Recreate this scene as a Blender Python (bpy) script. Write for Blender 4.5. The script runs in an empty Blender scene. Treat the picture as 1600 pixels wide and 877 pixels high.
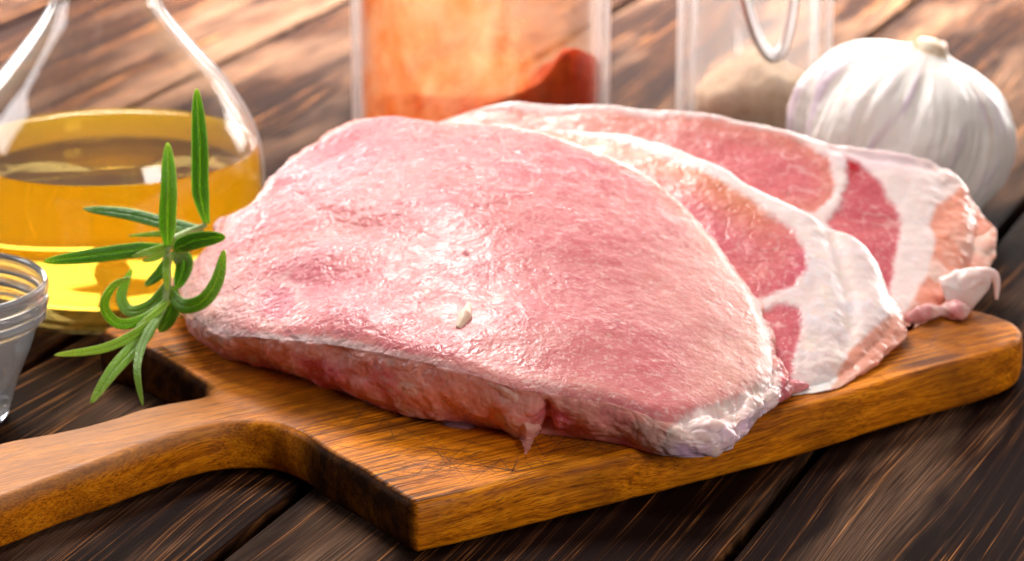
import bpy, bmesh, math, random
import numpy as np
from mathutils import Vector, Matrix

random.seed(7)
S = bpy.context.scene
COL = S.collection

# ------------------------------------------------------------------ camera
CAM_H = 0.345
PITCH = math.radians(17.867)
FPX = 4740.0                      # focal length in pixels of the 1600 px wide photograph
cam_d = bpy.data.cameras.new('camera')
cam = bpy.data.objects.new('camera', cam_d)
COL.objects.link(cam)
cam.location = (0, 0, CAM_H)
cam.rotation_euler = (math.pi / 2 - PITCH, 0, 0)
cam_d.sensor_width = 36.0
cam_d.lens = FPX / 1600 * 36
cam_d.clip_start = 0.01
cam_d.clip_end = 50
cam_d.dof.use_dof = True
cam_d.dof.focus_distance = 0.885
cam_d.dof.aperture_fstop = 16.0
S.camera = cam

# ------------------------------------------------------------------ world, lamps, exposure
W = bpy.data.worlds.new('World')
S.world = W
W.use_nodes = True
# a dim room, lighter towards the windowed wall behind the table
_n, _l = W.node_tree.nodes, W.node_tree.links
_tc = _n.new('ShaderNodeTexCoord'); _sx = _n.new('ShaderNodeSeparateXYZ'); _mr = _n.new('ShaderNodeMapRange')
_l.new(_tc.outputs['Generated'], _sx.inputs[0]); _l.new(_sx.outputs['Y'], _mr.inputs['Value'])
_mr.inputs['From Min'].default_value = -0.4; _mr.inputs['From Max'].default_value = 0.8
_mr.inputs['To Min'].default_value = 0.025; _mr.inputs['To Max'].default_value = 0.32
_n['Background'].inputs[0].default_value = (1.0, 0.94, 0.90, 1)
_l.new(_mr.outputs[0], _n['Background'].inputs[1])


def area(name, loc, target, sx, sy, watts, col):
    d = bpy.data.lights.new(name, 'AREA')
    d.shape = 'RECTANGLE'
    d.size, d.size_y = sx, sy
    d.energy = watts
    d.color = col
    o = bpy.data.objects.new(name, d)
    COL.objects.link(o)
    o.location = loc
    o.rotation_euler = (Vector(target) - Vector(loc)).to_track_quat('-Z', 'Y').to_euler()
    return o


# a low window behind the table, three panes wide, then the studio lamps and an added back fill
for wx_ in (-0.62, 0.08, 0.78):
    area('window_light', (wx_, 2.05, 0.25), (wx_ * 0.6, 1.45, 0.0), 0.58, 0.34, 10, (1.0, 0.95, 0.91))
area('key_softbox', (-0.19, 1.54, 0.78), (0.0, 0.95, 0.02), 0.40, 0.24, 12.5, (1.0, 0.93, 0.86))
area('top_softbox', (0.0, 0.97, 0.95), (0.0, 0.95, 0.03), 0.24, 0.22, 2.4, (1.0, 0.97, 0.95))
area('side_softbox', (0.62, 0.12, 0.40), (0.05, 0.95, 0.02), 0.30, 0.30, 4.6, (1.0, 0.92, 0.86))
bs = area('back_fill', (-0.05, 1.66, 0.66), (-0.05, 1.60, 0.0), 0.9, 0.22, 19, (1.0, 0.91, 0.83))  # added lamp with no known source, brightens the far planks
bs.data.spread = math.radians(62)
area('left_softbox', (-0.95, 1.15, 0.45), (-0.1, 1.0, 0.03), 0.35, 0.35, 3.0, (0.97, 0.97, 1.0))

S.view_settings.view_transform = 'Standard'
S.view_settings.look = 'None'
S.view_settings.exposure = 0.0
S.view_settings.gamma = 1.0
S.render.engine = 'CYCLES'
S.cycles.max_bounces = 14
S.cycles.transmission_bounces = 12
S.cycles.transparent_max_bounces = 16
S.cycles.use_denoising = True
S.cycles.sample_clamp_indirect = 6.0

# ------------------------------------------------------------------ geometry of the photograph
CP, SP = math.cos(PITCH), math.sin(PITCH)


def at(px, py, z=0.0):
    """World point(s) at height z seen at pixel px, py of the 1600 x 877 photograph."""
    px = np.asarray(px, float); py = np.asarray(py, float); z = np.asarray(z, float)
    dx = px - 800; dy = FPX; dz = -(py - 438.5)
    rx, ry, rz = dx, dy * CP + dz * SP, -dy * SP + dz * CP
    t = (z - CAM_H) / rz
    return np.stack([rx * t + 0 * z, ry * t + 0 * z, CAM_H + rz * t], -1)


def at_y(px, py, Y):
    """World point(s) at distance Y seen at a pixel."""
    px = np.asarray(px, float); py = np.asarray(py, float)
    dx = px - 800; dz = -(py - 438.5)
    rx, ry, rz = dx, FPX * CP + dz * SP, -FPX * SP + dz * CP
    t = Y / ry
    return np.stack([rx * t, ry * t, CAM_H + rz * t], -1)


def proj(P):
    P = np.asarray(P, float)
    x, y, z = P[..., 0], P[..., 1], P[..., 2] - CAM_H
    f = y * CP - z * SP
    u = y * SP + z * CP
    return 800 + FPX * x / f, 438.5 - FPX * u / f


def sm(a, b, x):
    t = np.clip((x - a) / (b - a), 0, 1)
    return t * t * (3 - 2 * t)


def _h(ix, iy, iz, s):
    n = (ix * 374761393 + iy * 668265263 + iz * 2147483647 + s * 1274126177) & 0xffffffff
    n = ((n ^ (n >> 13)) * 1274126177) & 0xffffffff
    n = ((n ^ (n >> 16)) * 2246822519) & 0xffffffff
    return ((n ^ (n >> 15)) & 0xffff) / 32767.5 - 1


def vnoise(P, f, s=0):
    """smooth value noise in -1..1"""
    Q = np.asarray(P, float) * f
    i = np.floor(Q).astype(np.int64)
    w = Q - i
    w = w * w * w * (w * (w * 6 - 15) + 10)
    r = 0
    for a in (0, 1):
        for b in (0, 1):
            for c in (0, 1):
                wt = (w[..., 0] if a else 1 - w[..., 0]) * (w[..., 1] if b else 1 - w[..., 1]) * (w[..., 2] if c else 1 - w[..., 2])
                r = r + wt * _h(i[..., 0] + a, i[..., 1] + b, i[..., 2] + c, s)
    return r


def fbm(P, f, o=4, s=0, g=0.5):
    r, a, t = 0, 1.0, 0
    for k in range(o):
        r = r + a * vnoise(P, f * 2.03 ** k, s + 17 * k)
        t += a
        a *= g
    return r / t * 1.35


def ridge(P, f, s=0, w=0.12):
    """thin lines where the noise crosses zero: 1 on the line"""
    return np.clip(1 - np.abs(vnoise(P, f, s)) / w, 0, 1)


def catmull(keys, n, closed=True):
    K = np.asarray(keys, float)
    m = len(K)
    segs = m if closed else m - 1
    t = np.linspace(0, segs, n, endpoint=not closed)
    i = np.minimum(np.floor(t).astype(int), segs - 1)
    u = (t - i)[:, None]
    if closed:
        p0, p1, p2, p3 = K[(i - 1) % m], K[i % m], K[(i + 1) % m], K[(i + 2) % m]
    else:
        p0, p1, p2, p3 = K[np.maximum(i - 1, 0)], K[i], K[np.minimum(i + 1, m - 1)], K[np.minimum(i + 2, m - 1)]
    return 0.5 * (2 * p1 + (p2 - p0) * u + (2 * p0 - 5 * p1 + 4 * p2 - p3) * u * u + (3 * p1 - p0 - 3 * p2 + p3) * u ** 3)


def arc_resample(C, n, closed=True):
    D = np.vstack([C, C[:1]]) if closed else C
    L = np.concatenate([[0], np.cumsum(np.linalg.norm(np.diff(D[:, :2], axis=0), axis=1))])
    s = np.linspace(0, L[-1], n, endpoint=not closed)
    return np.stack([np.interp(s, L, D[:, k]) for k in range(D.shape[1])], -1)


def sdpoly(x, y, poly):
    """signed distance in px to a polygon, positive inside"""
    P = np.asarray(poly, float)
    d = np.full(x.shape, 1e9)
    ins = np.zeros(x.shape, bool)
    for i in range(len(P)):
        a, b = P[i], P[(i + 1) % len(P)]
        e = b - a
        t = np.clip(((x - a[0]) * e[0] + (y - a[1]) * e[1]) / (e @ e), 0, 1)
        d = np.minimum(d, np.hypot(x - a[0] - t * e[0], y - a[1] - t * e[1]))
        c = ((a[1] > y) != (b[1] > y))
        with np.errstate(divide='ignore', invalid='ignore'):
            xi = a[0] + (y - a[1]) / (b[1] - a[1] if b[1] != a[1] else 1e-9) * e[0]
        ins ^= c & (x < xi)
    return np.where(ins, d, -d)


def dline(x, y, pts):
    P = np.asarray(pts, float)
    d = np.full(x.shape, 1e9)
    for a, b in zip(P[:-1], P[1:]):
        e = b - a
        t = np.clip(((x - a[0]) * e[0] + (y - a[1]) * e[1]) / (e @ e), 0, 1)
        d = np.minimum(d, np.hypot(x - a[0] - t * e[0], y - a[1] - t * e[1]))
    return d


# ------------------------------------------------------------------ object helpers
def tag(o, label=None, cat=None, group=None, kind=None):
    if label: o['label'] = label
    if cat: o['category'] = cat
    if group: o['group'] = group
    if kind: o['kind'] = kind
    return o


def empty(name, loc, rz=0.0):
    o = bpy.data.objects.new(name, None)
    o.empty_display_size = 0.02
    COL.objects.link(o)
    o.location = loc
    o.rotation_euler = (0, 0, rz)
    return o


def mesh_obj(name, V, F, m, parent=None, smooth=True, origin=None, cols=None, attrs=None):
    V = np.asarray(V, float)
    o3 = np.array(origin if origin is not None else (parent.location if parent else (0, 0, 0)), float)
    me = bpy.data.meshes.new(name)
    me.from_pydata([], [], []) if False else None
    F = list(F) if not isinstance(F, np.ndarray) else F
    if isinstance(F, np.ndarray):
        k = F.shape[1]
        me.vertices.add(len(V)); me.vertices.foreach_set('co', (V - o3).astype(np.float32).ravel())
        me.loops.add(F.size); me.loops.foreach_set('vertex_index', F.astype(np.int32).ravel())
        me.polygons.add(len(F)); me.polygons.foreach_set('loop_start', np.arange(0, F.size, k, dtype=np.int32))
        me.update(calc_edges=True)
    else:
        me.from_pydata([tuple(v) for v in (V - o3)], [], F)
        me.update()
    me.validate()
    if smooth:
        me.polygons.foreach_set('use_smooth', [True] * len(me.polygons))
    if cols is not None:
        a = me.color_attributes.new('col', 'FLOAT_COLOR', 'POINT')
        c = np.ones((len(V), 4), np.float32); c[:, :3] = cols
        a.data.foreach_set('color', c.ravel())
    for k, v in (attrs or {}).items():
        a = me.attributes.new(k, 'FLOAT', 'POINT')
        a.data.foreach_set('value', np.asarray(v, np.float32))
    o = bpy.data.objects.new(name, me)
    COL.objects.link(o)
    me.materials.append(m)
    if parent:
        o.parent = parent
    else:
        o.location = o3
    return o


def grid_faces(nr, nc, closed_c=True, flip=False):
    """quads of an nr x nc vertex grid; columns wrap when closed_c"""
    r = np.arange(nr - 1)[:, None]
    c = np.arange(nc if closed_c else nc - 1)[None, :]
    c2 = (c + 1) % nc
    a = r * nc + c; b = r * nc + c2; d = (r + 1) * nc + c2; e = (r + 1) * nc + c
    q = np.stack([a, b, d, e] if not flip else [a, e, d, b], -1).reshape(-1, 4)
    return q


def lathe(profile, n=96, cx=0, cy=0, z0=0):
    P = np.asarray(profile, float)
    t = np.linspace(0, 2 * np.pi, n, endpoint=False)
    V = np.stack([cx + P[:, 0][:, None] * np.cos(t), cy + P[:, 0][:, None] * np.sin(t), z0 + P[:, 1][:, None] + 0 * t], -1)
    return V.reshape(-1, 3), grid_faces(len(P), n)


def tube(path, r, n=12, cap=True):
    P = np.asarray(path, float)
    R = np.broadcast_to(np.asarray(r, float), (len(P),))
    T = np.gradient(P, axis=0); T /= np.linalg.norm(T, axis=1)[:, None]
    up = np.array([0.1, 0.2, 1.0]); V = []
    for p, t, rr in zip(P, T, R):
        a = np.cross(t, up)
        if np.linalg.norm(a) < 0.1: a = np.cross(t, [1, 0, 0])
        a /= np.linalg.norm(a); b = np.cross(t, a); up = b if False else up
        for k in range(n):
            q = 2 * math.pi * k / n
            V.append(p + rr * (math.cos(q) * a + math.sin(q) * b))
    F = [list(f) for f in grid_faces(len(P), n)]
    if cap:
        F += [list(range(n))[::-1], [(len(P) - 1) * n + k for k in range(n)]]
    return np.array(V), F


# ------------------------------------------------------------------ node helpers
class NT:
    def __init__(s, name):
        s.m = bpy.data.materials.new(name); s.m.use_nodes = True
        s.t = s.m.node_tree; s.N = s.t.nodes; s.L = s.t.links
        s.b = s.N['Principled BSDF']; s.out = s.N['Material Output']

    def n(s, typ, **kw):
        x = s.N.new(typ)
        for k, v in kw.items():
            if k.startswith('i_'):
                x.inputs[k[2:].replace('_', ' ')].default_value = v
            else:
                setattr(x, k, v)
        return x

    def l(s, a, b): s.L.new(a, b)

    def math(s, op, a, b=None, c=None, clamp=False):
        x = s.N.new('ShaderNodeMath'); x.operation = op; x.use_clamp = clamp
        for i, v in enumerate((a, b, c)):
            if v is None: continue
            if isinstance(v, (int, float)): x.inputs[i].default_value = v
            else: s.l(v, x.inputs[i])
        return x.outputs[0]

    def mix(s, f, a, b, blend='MIX'):
        x = s.N.new('ShaderNodeMix'); x.data_type = 'RGBA'; x.blend_type = blend
        for sock, v in ((x.inputs[0], f), (x.inputs[6], a), (x.inputs[7], b)):
            if isinstance(v, (int, float)): sock.default_value = v
            elif isinstance(v, (tuple, list)): sock.default_value = tuple(v) + ((1,) if len(v) == 3 else ())
            else: s.l(v, sock)
        return x.outputs[2]

    def ramp(s, f, stops, interp='LINEAR'):
        x = s.N.new('ShaderNodeValToRGB'); s.l(f, x.inputs[0])
        x.color_ramp.interpolation = interp
        e = x.color_ramp.elements
        while len(e) < len(stops): e.new(0.5)
        for q, (p, c) in zip(e, stops):
            q.position = p
            q.color = (c, c, c, 1) if isinstance(c, (int, float)) else tuple(c) + (1,)
        return x.outputs[0]

    def coords(s, scale=(1, 1, 1), rot=(0, 0, 0), loc=None, src='Object'):
        tc = s.N.new('ShaderNodeTexCoord'); mp = s.N.new('ShaderNodeMapping')
        s.l(tc.outputs[src], mp.inputs[0])
        mp.inputs['Scale'].default_value = scale; mp.inputs['Rotation'].default_value = rot
        if loc is not None:
            if isinstance(loc, tuple): mp.inputs['Location'].default_value = loc
            else: s.l(loc, mp.inputs['Location'])
        return mp.outputs[0]

    def noise(s, v, scale, detail=4, rough=0.55, dist=0.0):
        x = s.N.new('ShaderNodeTexNoise'); s.l(v, x.inputs['Vector'])
        x.inputs['Scale'].default_value = scale; x.inputs['Detail'].default_value = detail
        x.inputs['Roughness'].default_value = rough; x.inputs['Distortion'].default_value = dist
        return x.outputs[0]

    def bump(s, hgt, strength, dist, prev=None):
        x = s.N.new('ShaderNodeBump'); s.l(hgt, x.inputs['Height'])
        x.inputs['Strength'].default_value = strength; x.inputs['Distance'].default_value = dist
        if prev is not None: s.l(prev, x.inputs['Normal'])
        return x.outputs[0]


def p_set(b, **kw):
    for k, v in kw.items():
        k = k.replace('_', ' ')
        b.inputs[k].default_value = v


# ------------------------------------------------------------------ materials
def satin(t, col, rough, nrm, f0, f1, mask=None):
    """rough wood: mostly diffuse, with a weak gloss that grows a little at a grazing view"""
    t.N.remove(t.b)
    d = t.n('ShaderNodeBsdfDiffuse'); t.l(col, d.inputs[0]); t.l(nrm, d.inputs['Normal'])
    g = t.n('ShaderNodeBsdfGlossy'); t.l(rough, g.inputs['Roughness']); t.l(nrm, g.inputs['Normal'])
    lw = t.n('ShaderNodeLayerWeight')
    f = t.math('MULTIPLY_ADD', t.math('POWER', lw.outputs['Facing'], 3.0), f1, f0)
    if mask is not None: f = t.math('MULTIPLY', f, mask)
    m = t.n('ShaderNodeMixShader'); t.l(f, m.inputs[0]); t.l(d.outputs[0], m.inputs[1]); t.l(g.outputs[0], m.inputs[2])
    t.l(m.outputs[0], t.out.inputs['Surface'])


def mat_plank():
    t = NT('stained_plank')
    oi = t.n('ShaderNodeObjectInfo')
    off = t.n('ShaderNodeCombineXYZ')
    t.l(t.math('MULTIPLY', oi.outputs['Random'], 31.0), off.inputs[0])
    t.l(t.math('MULTIPLY', oi.outputs['Random'], 7.3), off.inputs[1])
    co = t.coords(loc=off.outputs[0])
    # slow bending of the grain, knots
    c1 = t.coords(scale=(2.2, 9, 9), loc=off.outputs[0])
    bend = t.noise(c1, 1.0, 2, 0.5)
    sep = t.n('ShaderNodeSeparateXYZ'); t.l(co, sep.inputs[0])
    y2 = t.math('ADD', sep.outputs[1], t.math('MULTIPLY', t.math('SUBTRACT', bend, 0.5), 0.05))

    def gr(sx, sy, det, rough=0.55):
        c = t.n('ShaderNodeCombineXYZ')
        t.l(t.math('MULTIPLY', sep.outputs[0], sx), c.inputs[0]); t.l(t.math('MULTIPLY', y2, sy), c.inputs[1])
        return t.noise(c.outputs[0], 1.0, det, rough)
    g1 = gr(2.0, 190.0, 3, 0.6)            # growth rings
    g3 = gr(5.0, 520.0, 3, 0.65)
    g2 = gr(22.0, 2000.0, 3, 0.7)     # fine fibre
    big = t.noise(t.coords(scale=(3, 11, 11), loc=off.outputs[0]), 1.6, 3, 0.5)
    rings = t.ramp(g1, [(0.52, 0.0), (0.565, 0.25), (0.59, 1.0), (0.635, 0.1)])
    lines = t.ramp(g3, [(0.54, 0.0), (0.62, 1.0)])
    fib = t.ramp(g2, [(0.40, 0.15), (0.66, 1.0)])
    light = t.math('MULTIPLY', t.math('MAXIMUM', rings, t.math('MULTIPLY', lines, 0.65)), t.ramp(big, [(0.32, 0.25), (0.62, 1.0)]))
    light = t.math('MULTIPLY', light, fib)
    base = t.ramp(light, [(0.0, (0.010, 0.0045, 0.0035)), (0.22, (0.036, 0.014, 0.007)), (0.5, (0.22, 0.085, 0.026)), (1.0, (0.60, 0.28, 0.10))])
    worn = t.ramp(t.noise(t.coords(scale=(1.6, 7, 7), loc=off.outputs[0]), 2.2, 4, 0.6), [(0.48, 0.0), (0.62, 1.0)])
    base = t.mix(t.math('MULTIPLY', worn, t.math('MULTIPLY_ADD', fib, 0.34, 0.02)), base, (0.46, 0.26, 0.16))
    h = t.math('ADD', t.math('MULTIPLY', g1, 0.6), t.math('MULTIPLY', g2, 0.4))
    satin(t, base, t.ramp(g2, [(0.3, 0.30), (0.7, 0.48)]), t.bump(h, 0.6, 0.0010), 0.002, 0.02)
    return t.m


def mat_board():
    t = NT('oiled_board_wood')
    # grain runs along the length of the board: local x
    co = t.coords()
    sep = t.n('ShaderNodeSeparateXYZ'); t.l(co, sep.inputs[0])
    bend = t.noise(t.coords(scale=(7, 16, 16)), 1.0, 2, 0.5)
    yb = t.math('ADD', sep.outputs[1], t.math('MULTIPLY', t.math('SUBTRACT', bend, 0.5), 0.035))
    zb = t.math('ADD', sep.outputs[2], t.math('MULTIPLY', t.math('SUBTRACT', bend, 0.5), 0.02))
    def g(sx, sy, sz, det):
        c = t.n('ShaderNodeCombineXYZ')
        t.l(t.math('MULTIPLY', sep.outputs[0], sx), c.inputs[0]); t.l(t.math('MULTIPLY', yb, sy), c.inputs[1]); t.l(t.math('MULTIPLY', zb, sz), c.inputs[2])
        return t.noise(c.outputs[0], 1.0, det, 0.6)
    g1 = g(9, 300, 420, 4)
    g2 = g(50, 1800, 2200, 3)
    pores = t.ramp(g(190, 1700, 2000, 1), [(0.60, 0.0), (0.66, 1.0)])
    blotch = t.noise(t.coords(scale=(1, 1.6, 1.6)), 26, 4, 0.6)
    col = t.ramp(t.math('ADD', t.math('MULTIPLY', g1, 0.5), t.math('MULTIPLY', g2, 0.5)),
                 [(0.30, (0.15, 0.034, 0.002)), (0.44, (0.48, 0.128, 0.003)), (0.56, (0.86, 0.27, 0.006)), (0.72, (0.98, 0.41, 0.02))])
    col = t.mix(t.ramp(blotch, [(0.34, 0.5), (0.50, 0.0)]), col, (0.20, 0.055, 0.006))
    col = t.mix(t.math('MULTIPLY', pores, 0.55), col, (0.10, 0.025, 0.004))
    # dark grease stains
    st = t.ramp(t.noise(t.coords(), 11, 5, 0.6), [(0.55, 0.0), (0.75, 0.8)])
    col = t.mix(st, col, (0.11, 0.030, 0.006))
    hand = t.n('ShaderNodeAttribute', attribute_name='hand')
    col = t.mix(hand.outputs['Fac'], col, t.mix(0.55, col, (0.44, 0.24, 0.13)))
    # knife cuts: thin dark lines in four directions, in some areas only
    cuts = None
    for k, (a, sc) in enumerate(((0.35, 1.0), (-0.6, 1.3), (1.25, 0.8), (2.2, 1.1), (0.95, 1.0))):
        v = t.coords(scale=(9 * sc, 620 * sc, 1), rot=(0, 0, a), loc=(k * 3.1, k * 5.7, 0))
        nn = t.n('ShaderNodeTexNoise'); t.l(v, nn.inputs['Vector']); nn.inputs['Scale'].default_value = 1.0; nn.inputs['Detail'].default_value = 0
        ln = t.ramp(nn.outputs[0], [(0.64, 0.0), (0.68, 1.0)])
        cuts = ln if cuts is None else t.math('MAXIMUM', cuts, ln)
    reg = t.ramp(t.noise(t.coords(loc=(0.3, 0.1, 0)), 16, 2, 0.5), [(0.40, 0.0), (0.54, 1.0)])
    up = t.n('ShaderNodeNewGeometry'); su = t.n('ShaderNodeSeparateXYZ'); t.l(up.outputs['True Normal'], su.inputs[0])
    cuts = t.math('MULTIPLY', t.math('MULTIPLY', cuts, reg), t.math('GREATER_THAN', su.outputs[2], 0.9))
    cuts = t.math('MULTIPLY', cuts, t.math('SUBTRACT', 1.0, hand.outputs['Fac']))
    col = t.mix(t.math('MULTIPLY', cuts, 0.8), col, (0.035, 0.010, 0.004))
    # shade of the end faces turned from the light, painted near-black
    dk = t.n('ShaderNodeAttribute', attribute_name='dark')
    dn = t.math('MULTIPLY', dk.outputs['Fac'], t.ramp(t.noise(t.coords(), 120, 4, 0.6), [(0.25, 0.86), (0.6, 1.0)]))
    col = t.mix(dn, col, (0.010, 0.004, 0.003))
    hh = t.math('SUBTRACT', t.math('ADD', t.math('MULTIPLY', g1, 0.4), t.math('MULTIPLY', g2, 0.4)), t.math('MULTIPLY', cuts, 0.8))
    satin(t, col, t.ramp(t.noise(t.coords(), 60, 3), [(0.3, 0.30), (0.7, 0.5)]), t.bump(hh, 0.6, 0.0006), 0.02, 0.09, t.math('MULTIPLY_ADD', dk.outputs['Fac'], -0.8, 1.0))
    return t.m


def mat_meat(name, wet=0.30, sss=0.12, bumpk=1.0, fat=False):
    t = NT(name)
    at_ = t.n('ShaderNodeAttribute', attribute_name='col')
    co = t.coords()
    f = t.noise(co, 900, 4, 0.6)
    m1 = t.noise(co, 260, 4, 0.65, 0.4)
    col = t.mix(t.ramp(m1, [(0.35, 0.20), (0.62, 0.0)]), at_.outputs['Color'], (0.42, 0.07, 0.08) if not fat else (0.72, 0.40, 0.38))
    if not fat:
        # fine pale fibres and flecks of marbling
        w = t.noise(t.coords(scale=(1, 1.9, 1), rot=(0, 0, 0.5)), 420, 3, 0.5, 1.2)
        col = t.mix(t.ramp(w, [(0.60, 0.0), (0.72, 0.42)]), col, (0.90, 0.66, 0.62))
    t.l(col, t.b.inputs['Base Color'])
    t.l(t.ramp(t.noise(co, 170, 4, 0.6), [(0.32, wet - 0.15), (0.66, wet + 0.16)]), t.b.inputs['Roughness'])
    p_set(t.b, Subsurface_Weight=sss, Subsurface_Radius=(1.0, 0.30, 0.22), Subsurface_Scale=0.0035, Specular_IOR_Level=0.28, Coat_Weight=0.04, Coat_Roughness=0.10)
    v = t.n('ShaderNodeTexVoronoi', feature='F1'); t.l(t.coords(scale=(1, 1.6, 1), rot=(0, 0, 0.6)), v.inputs['Vector']); v.inputs['Scale'].default_value = 520
    wv = t.n('ShaderNodeVectorMath', operation='ADD'); t.l(co, wv.inputs[0])
    dn = t.n('ShaderNodeTexNoise'); t.l(co, dn.inputs['Vector']); dn.inputs['Scale'].default_value = 140; dn.inputs['Detail'].default_value = 3
    dv = t.n('ShaderNodeVectorMath', operation='SCALE'); t.l(dn.outputs['Color'], dv.inputs[0]); dv.inputs['Scale'].default_value = 0.006
    t.l(dv.outputs[0], wv.inputs[1])
    vc = t.n('ShaderNodeTexVoronoi', feature='DISTANCE_TO_EDGE'); t.l(wv.outputs[0], vc.inputs['Vector']); vc.inputs['Scale'].default_value = 210
    vd = t.n('ShaderNodeTexVoronoi', feature='DISTANCE_TO_EDGE'); t.l(wv.outputs[0], vd.inputs['Vector']); vd.inputs['Scale'].default_value = 460
    ck = t.math('MINIMUM', t.math('MULTIPLY', vc.outputs['Distance'], 2.2), 0.55)
    ck2 = t.math('MINIMUM', t.math('MULTIPLY', vd.outputs['Distance'], 1.2), 0.3)
    tx = t.n('ShaderNodeAttribute', attribute_name='tex')
    ckm = t.math('MULTIPLY', t.ramp(t.noise(co, 30, 2, 0.5), [(0.35, 0.25), (0.6, 1.0)]), tx.outputs['Fac'])
    b0 = t.bump(t.math('MULTIPLY', t.math('ADD', ck, ck2), ckm), 0.55 * bumpk * (0.3 if fat else 1.0), 0.0007)
    b1 = t.bump(t.math('ADD', m1, t.math('MULTIPLY', v.outputs['Distance'], 0.35)), 0.20 * bumpk, 0.0008, b0)
    b2 = t.bump(f, 0.30 * bumpk, 0.0004, b1)
    t.l(b2, t.b.inputs['Normal']); t.l(b1, t.b.inputs['Coat Normal'])
    return t.m


def mat_glass(name, col=(1, 1, 1), rough=0.0, ior=1.5):
    t = NT(name)
    p_set(t.b, Transmission_Weight=1.0, Roughness=rough, IOR=ior)
    t.b.inputs['Base Color'].default_value = col + (1,)
    return t.m


def mat_oil():
    t = NT('olive_oil')
    p_set(t.b, Transmission_Weight=1.0, Roughness=0.0, IOR=1.47)
    t.b.inputs['Base Color'].default_value = (1, 1, 1, 1)
    # translucent yellow mixed in to imitate light shining through the oil
    tr = t.n('ShaderNodeBsdfTranslucent'); tr.inputs[0].default_value = (1.0, 0.64, 0.010, 1)
    mx = t.n('ShaderNodeMixShader'); mx.inputs[0].default_value = 0.30
    t.l(t.b.outputs[0], mx.inputs[1]); t.l(tr.outputs[0], mx.inputs[2]); t.l(mx.outputs[0], t.out.inputs['Surface'])
    va = t.n('ShaderNodeVolumeAbsorption')
    va.inputs['Color'].default_value = (1.0, 0.85, 0.02, 1)
    va.inputs['Density'].default_value = 24.0
    t.l(va.outputs[0], t.out.inputs['Volume'])
    return t.m


def mat_thin_glass(name, dust=None, edge_pow=4.0, haze=0.0, tint=(0.985, 0.98, 0.975)):
    """thin clear jar wall: mirror-like by Fresnel, otherwise see-through; optional powder clinging to it"""
    t = NT(name)
    t.N.remove(t.b)
    tr = t.n('ShaderNodeBsdfTransparent'); tr.inputs[0].default_value = tint + (1,)
    gl = t.n('ShaderNodeBsdfGlossy'); gl.inputs['Roughness'].default_value = 0.04
    lw = t.n('ShaderNodeLayerWeight'); fr_ = t.math('MULTIPLY_ADD', t.math('POWER', lw.outputs['Facing'], 4.0), 0.75, 0.035)
    mx = t.n('ShaderNodeMixShader'); t.l(fr_, mx.inputs[0]); t.l(tr.outputs[0], mx.inputs[1]); t.l(gl.outputs[0], mx.inputs[2])
    # bright rims that glass picks up from a window, imitated by white scatter edge-on
    hz = t.n('ShaderNodeBsdfTranslucent'); hz.inputs[0].default_value = (0.92, 0.93, 0.95, 1)
    hd = t.n('ShaderNodeBsdfDiffuse'); hd.inputs[0].default_value = (0.92, 0.93, 0.95, 1)
    hm = t.n('ShaderNodeMixShader'); hm.inputs[0].default_value = 0.4; t.l(hz.outputs[0], hm.inputs[1]); t.l(hd.outputs[0], hm.inputs[2])
    he = t.n('ShaderNodeMixShader'); t.l(t.math('MULTIPLY_ADD', t.math('POWER', lw.outputs['Facing'], edge_pow), 0.75, haze), he.inputs[0])
    t.l(mx.outputs[0], he.inputs[1]); t.l(hm.outputs[0], he.inputs[2])
    last = he.outputs[0]
    if dust:
        col1, col2, fac = dust(t)
        df = t.n('ShaderNodeBsdfDiffuse'); t.l(t.mix(0.5, col1, col2), df.inputs[0])
        tl = t.n('ShaderNodeBsdfTranslucent'); t.l(t.mix(0.5, col1, col2), tl.inputs[0])
        dd = t.n('ShaderNodeMixShader'); dd.inputs[0].default_value = 0.5; t.l(df.outputs[0], dd.inputs[1]); t.l(tl.outputs[0], dd.inputs[2])
        m2 = t.n('ShaderNodeMixShader'); t.l(fac, m2.inputs[0]); t.l(last, m2.inputs[1]); t.l(dd.outputs[0], m2.inputs[2])
        last = m2.outputs[0]
    t.l(last, t.out.inputs['Surface'])
    return t.m


def mat_powder(name, c1, c2, sc=220):
    t = NT(name)
    n_ = t.noise(t.coords(), sc, 5, 0.7)
    t.l(t.ramp(n_, [(0.3, c1), (0.7, c2)]), t.b.inputs['Base Color'])
    p_set(t.b, Roughness=0.95, Specular_IOR_Level=0.1)
    t.l(t.bump(n_, 0.8, 0.002), t.b.inputs['Normal'])
    return t.m


M_PLANK = mat_plank()
M_BOARD = mat_board()
M_LEAN = mat_meat('raw_lean_meat', 0.32, 0.16)
M_FAT = mat_meat('raw_fat', 0.36, 0.35, 0.5, fat=True)
M_GLASS = mat_glass('clear_glass')
M_OIL = mat_oil()

# ------------------------------------------------------------------ the table top: stained planks
table = empty('tabletop', (0, 0, 0))
tag(table, kind='structure')
pd = np.array([2790 - 800, FPX / CP]); pd /= np.linalg.norm(pd)       # direction of the planks
pn = np.array([pd[1], -pd[0]])
ang = math.atan2(pd[1], pd[0])
PW, GAP, PT = 0.1365, 0.0048, 0.022


def plank_mesh():
    bm = bmesh.new()
    bmesh.ops.create_cube(bm, size=1.0)
    bmesh.ops.scale(bm, vec=(2.6, PW - GAP, PT), verts=bm.verts)
    bmesh.ops.translate(bm, vec=(0, 0, -PT / 2), verts=bm.verts)
    bmesh.ops.bevel(bm, geom=[e for e in bm.edges if abs(e.verts[0].co.x - e.verts[1].co.x) > 1], offset=0.0013, segments=3, affect='EDGES', profile=0.6)
    me = bpy.data.meshes.new('plank'); bm.to_mesh(me); bm.free()
    me.materials.append(M_PLANK)
    return me


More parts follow.
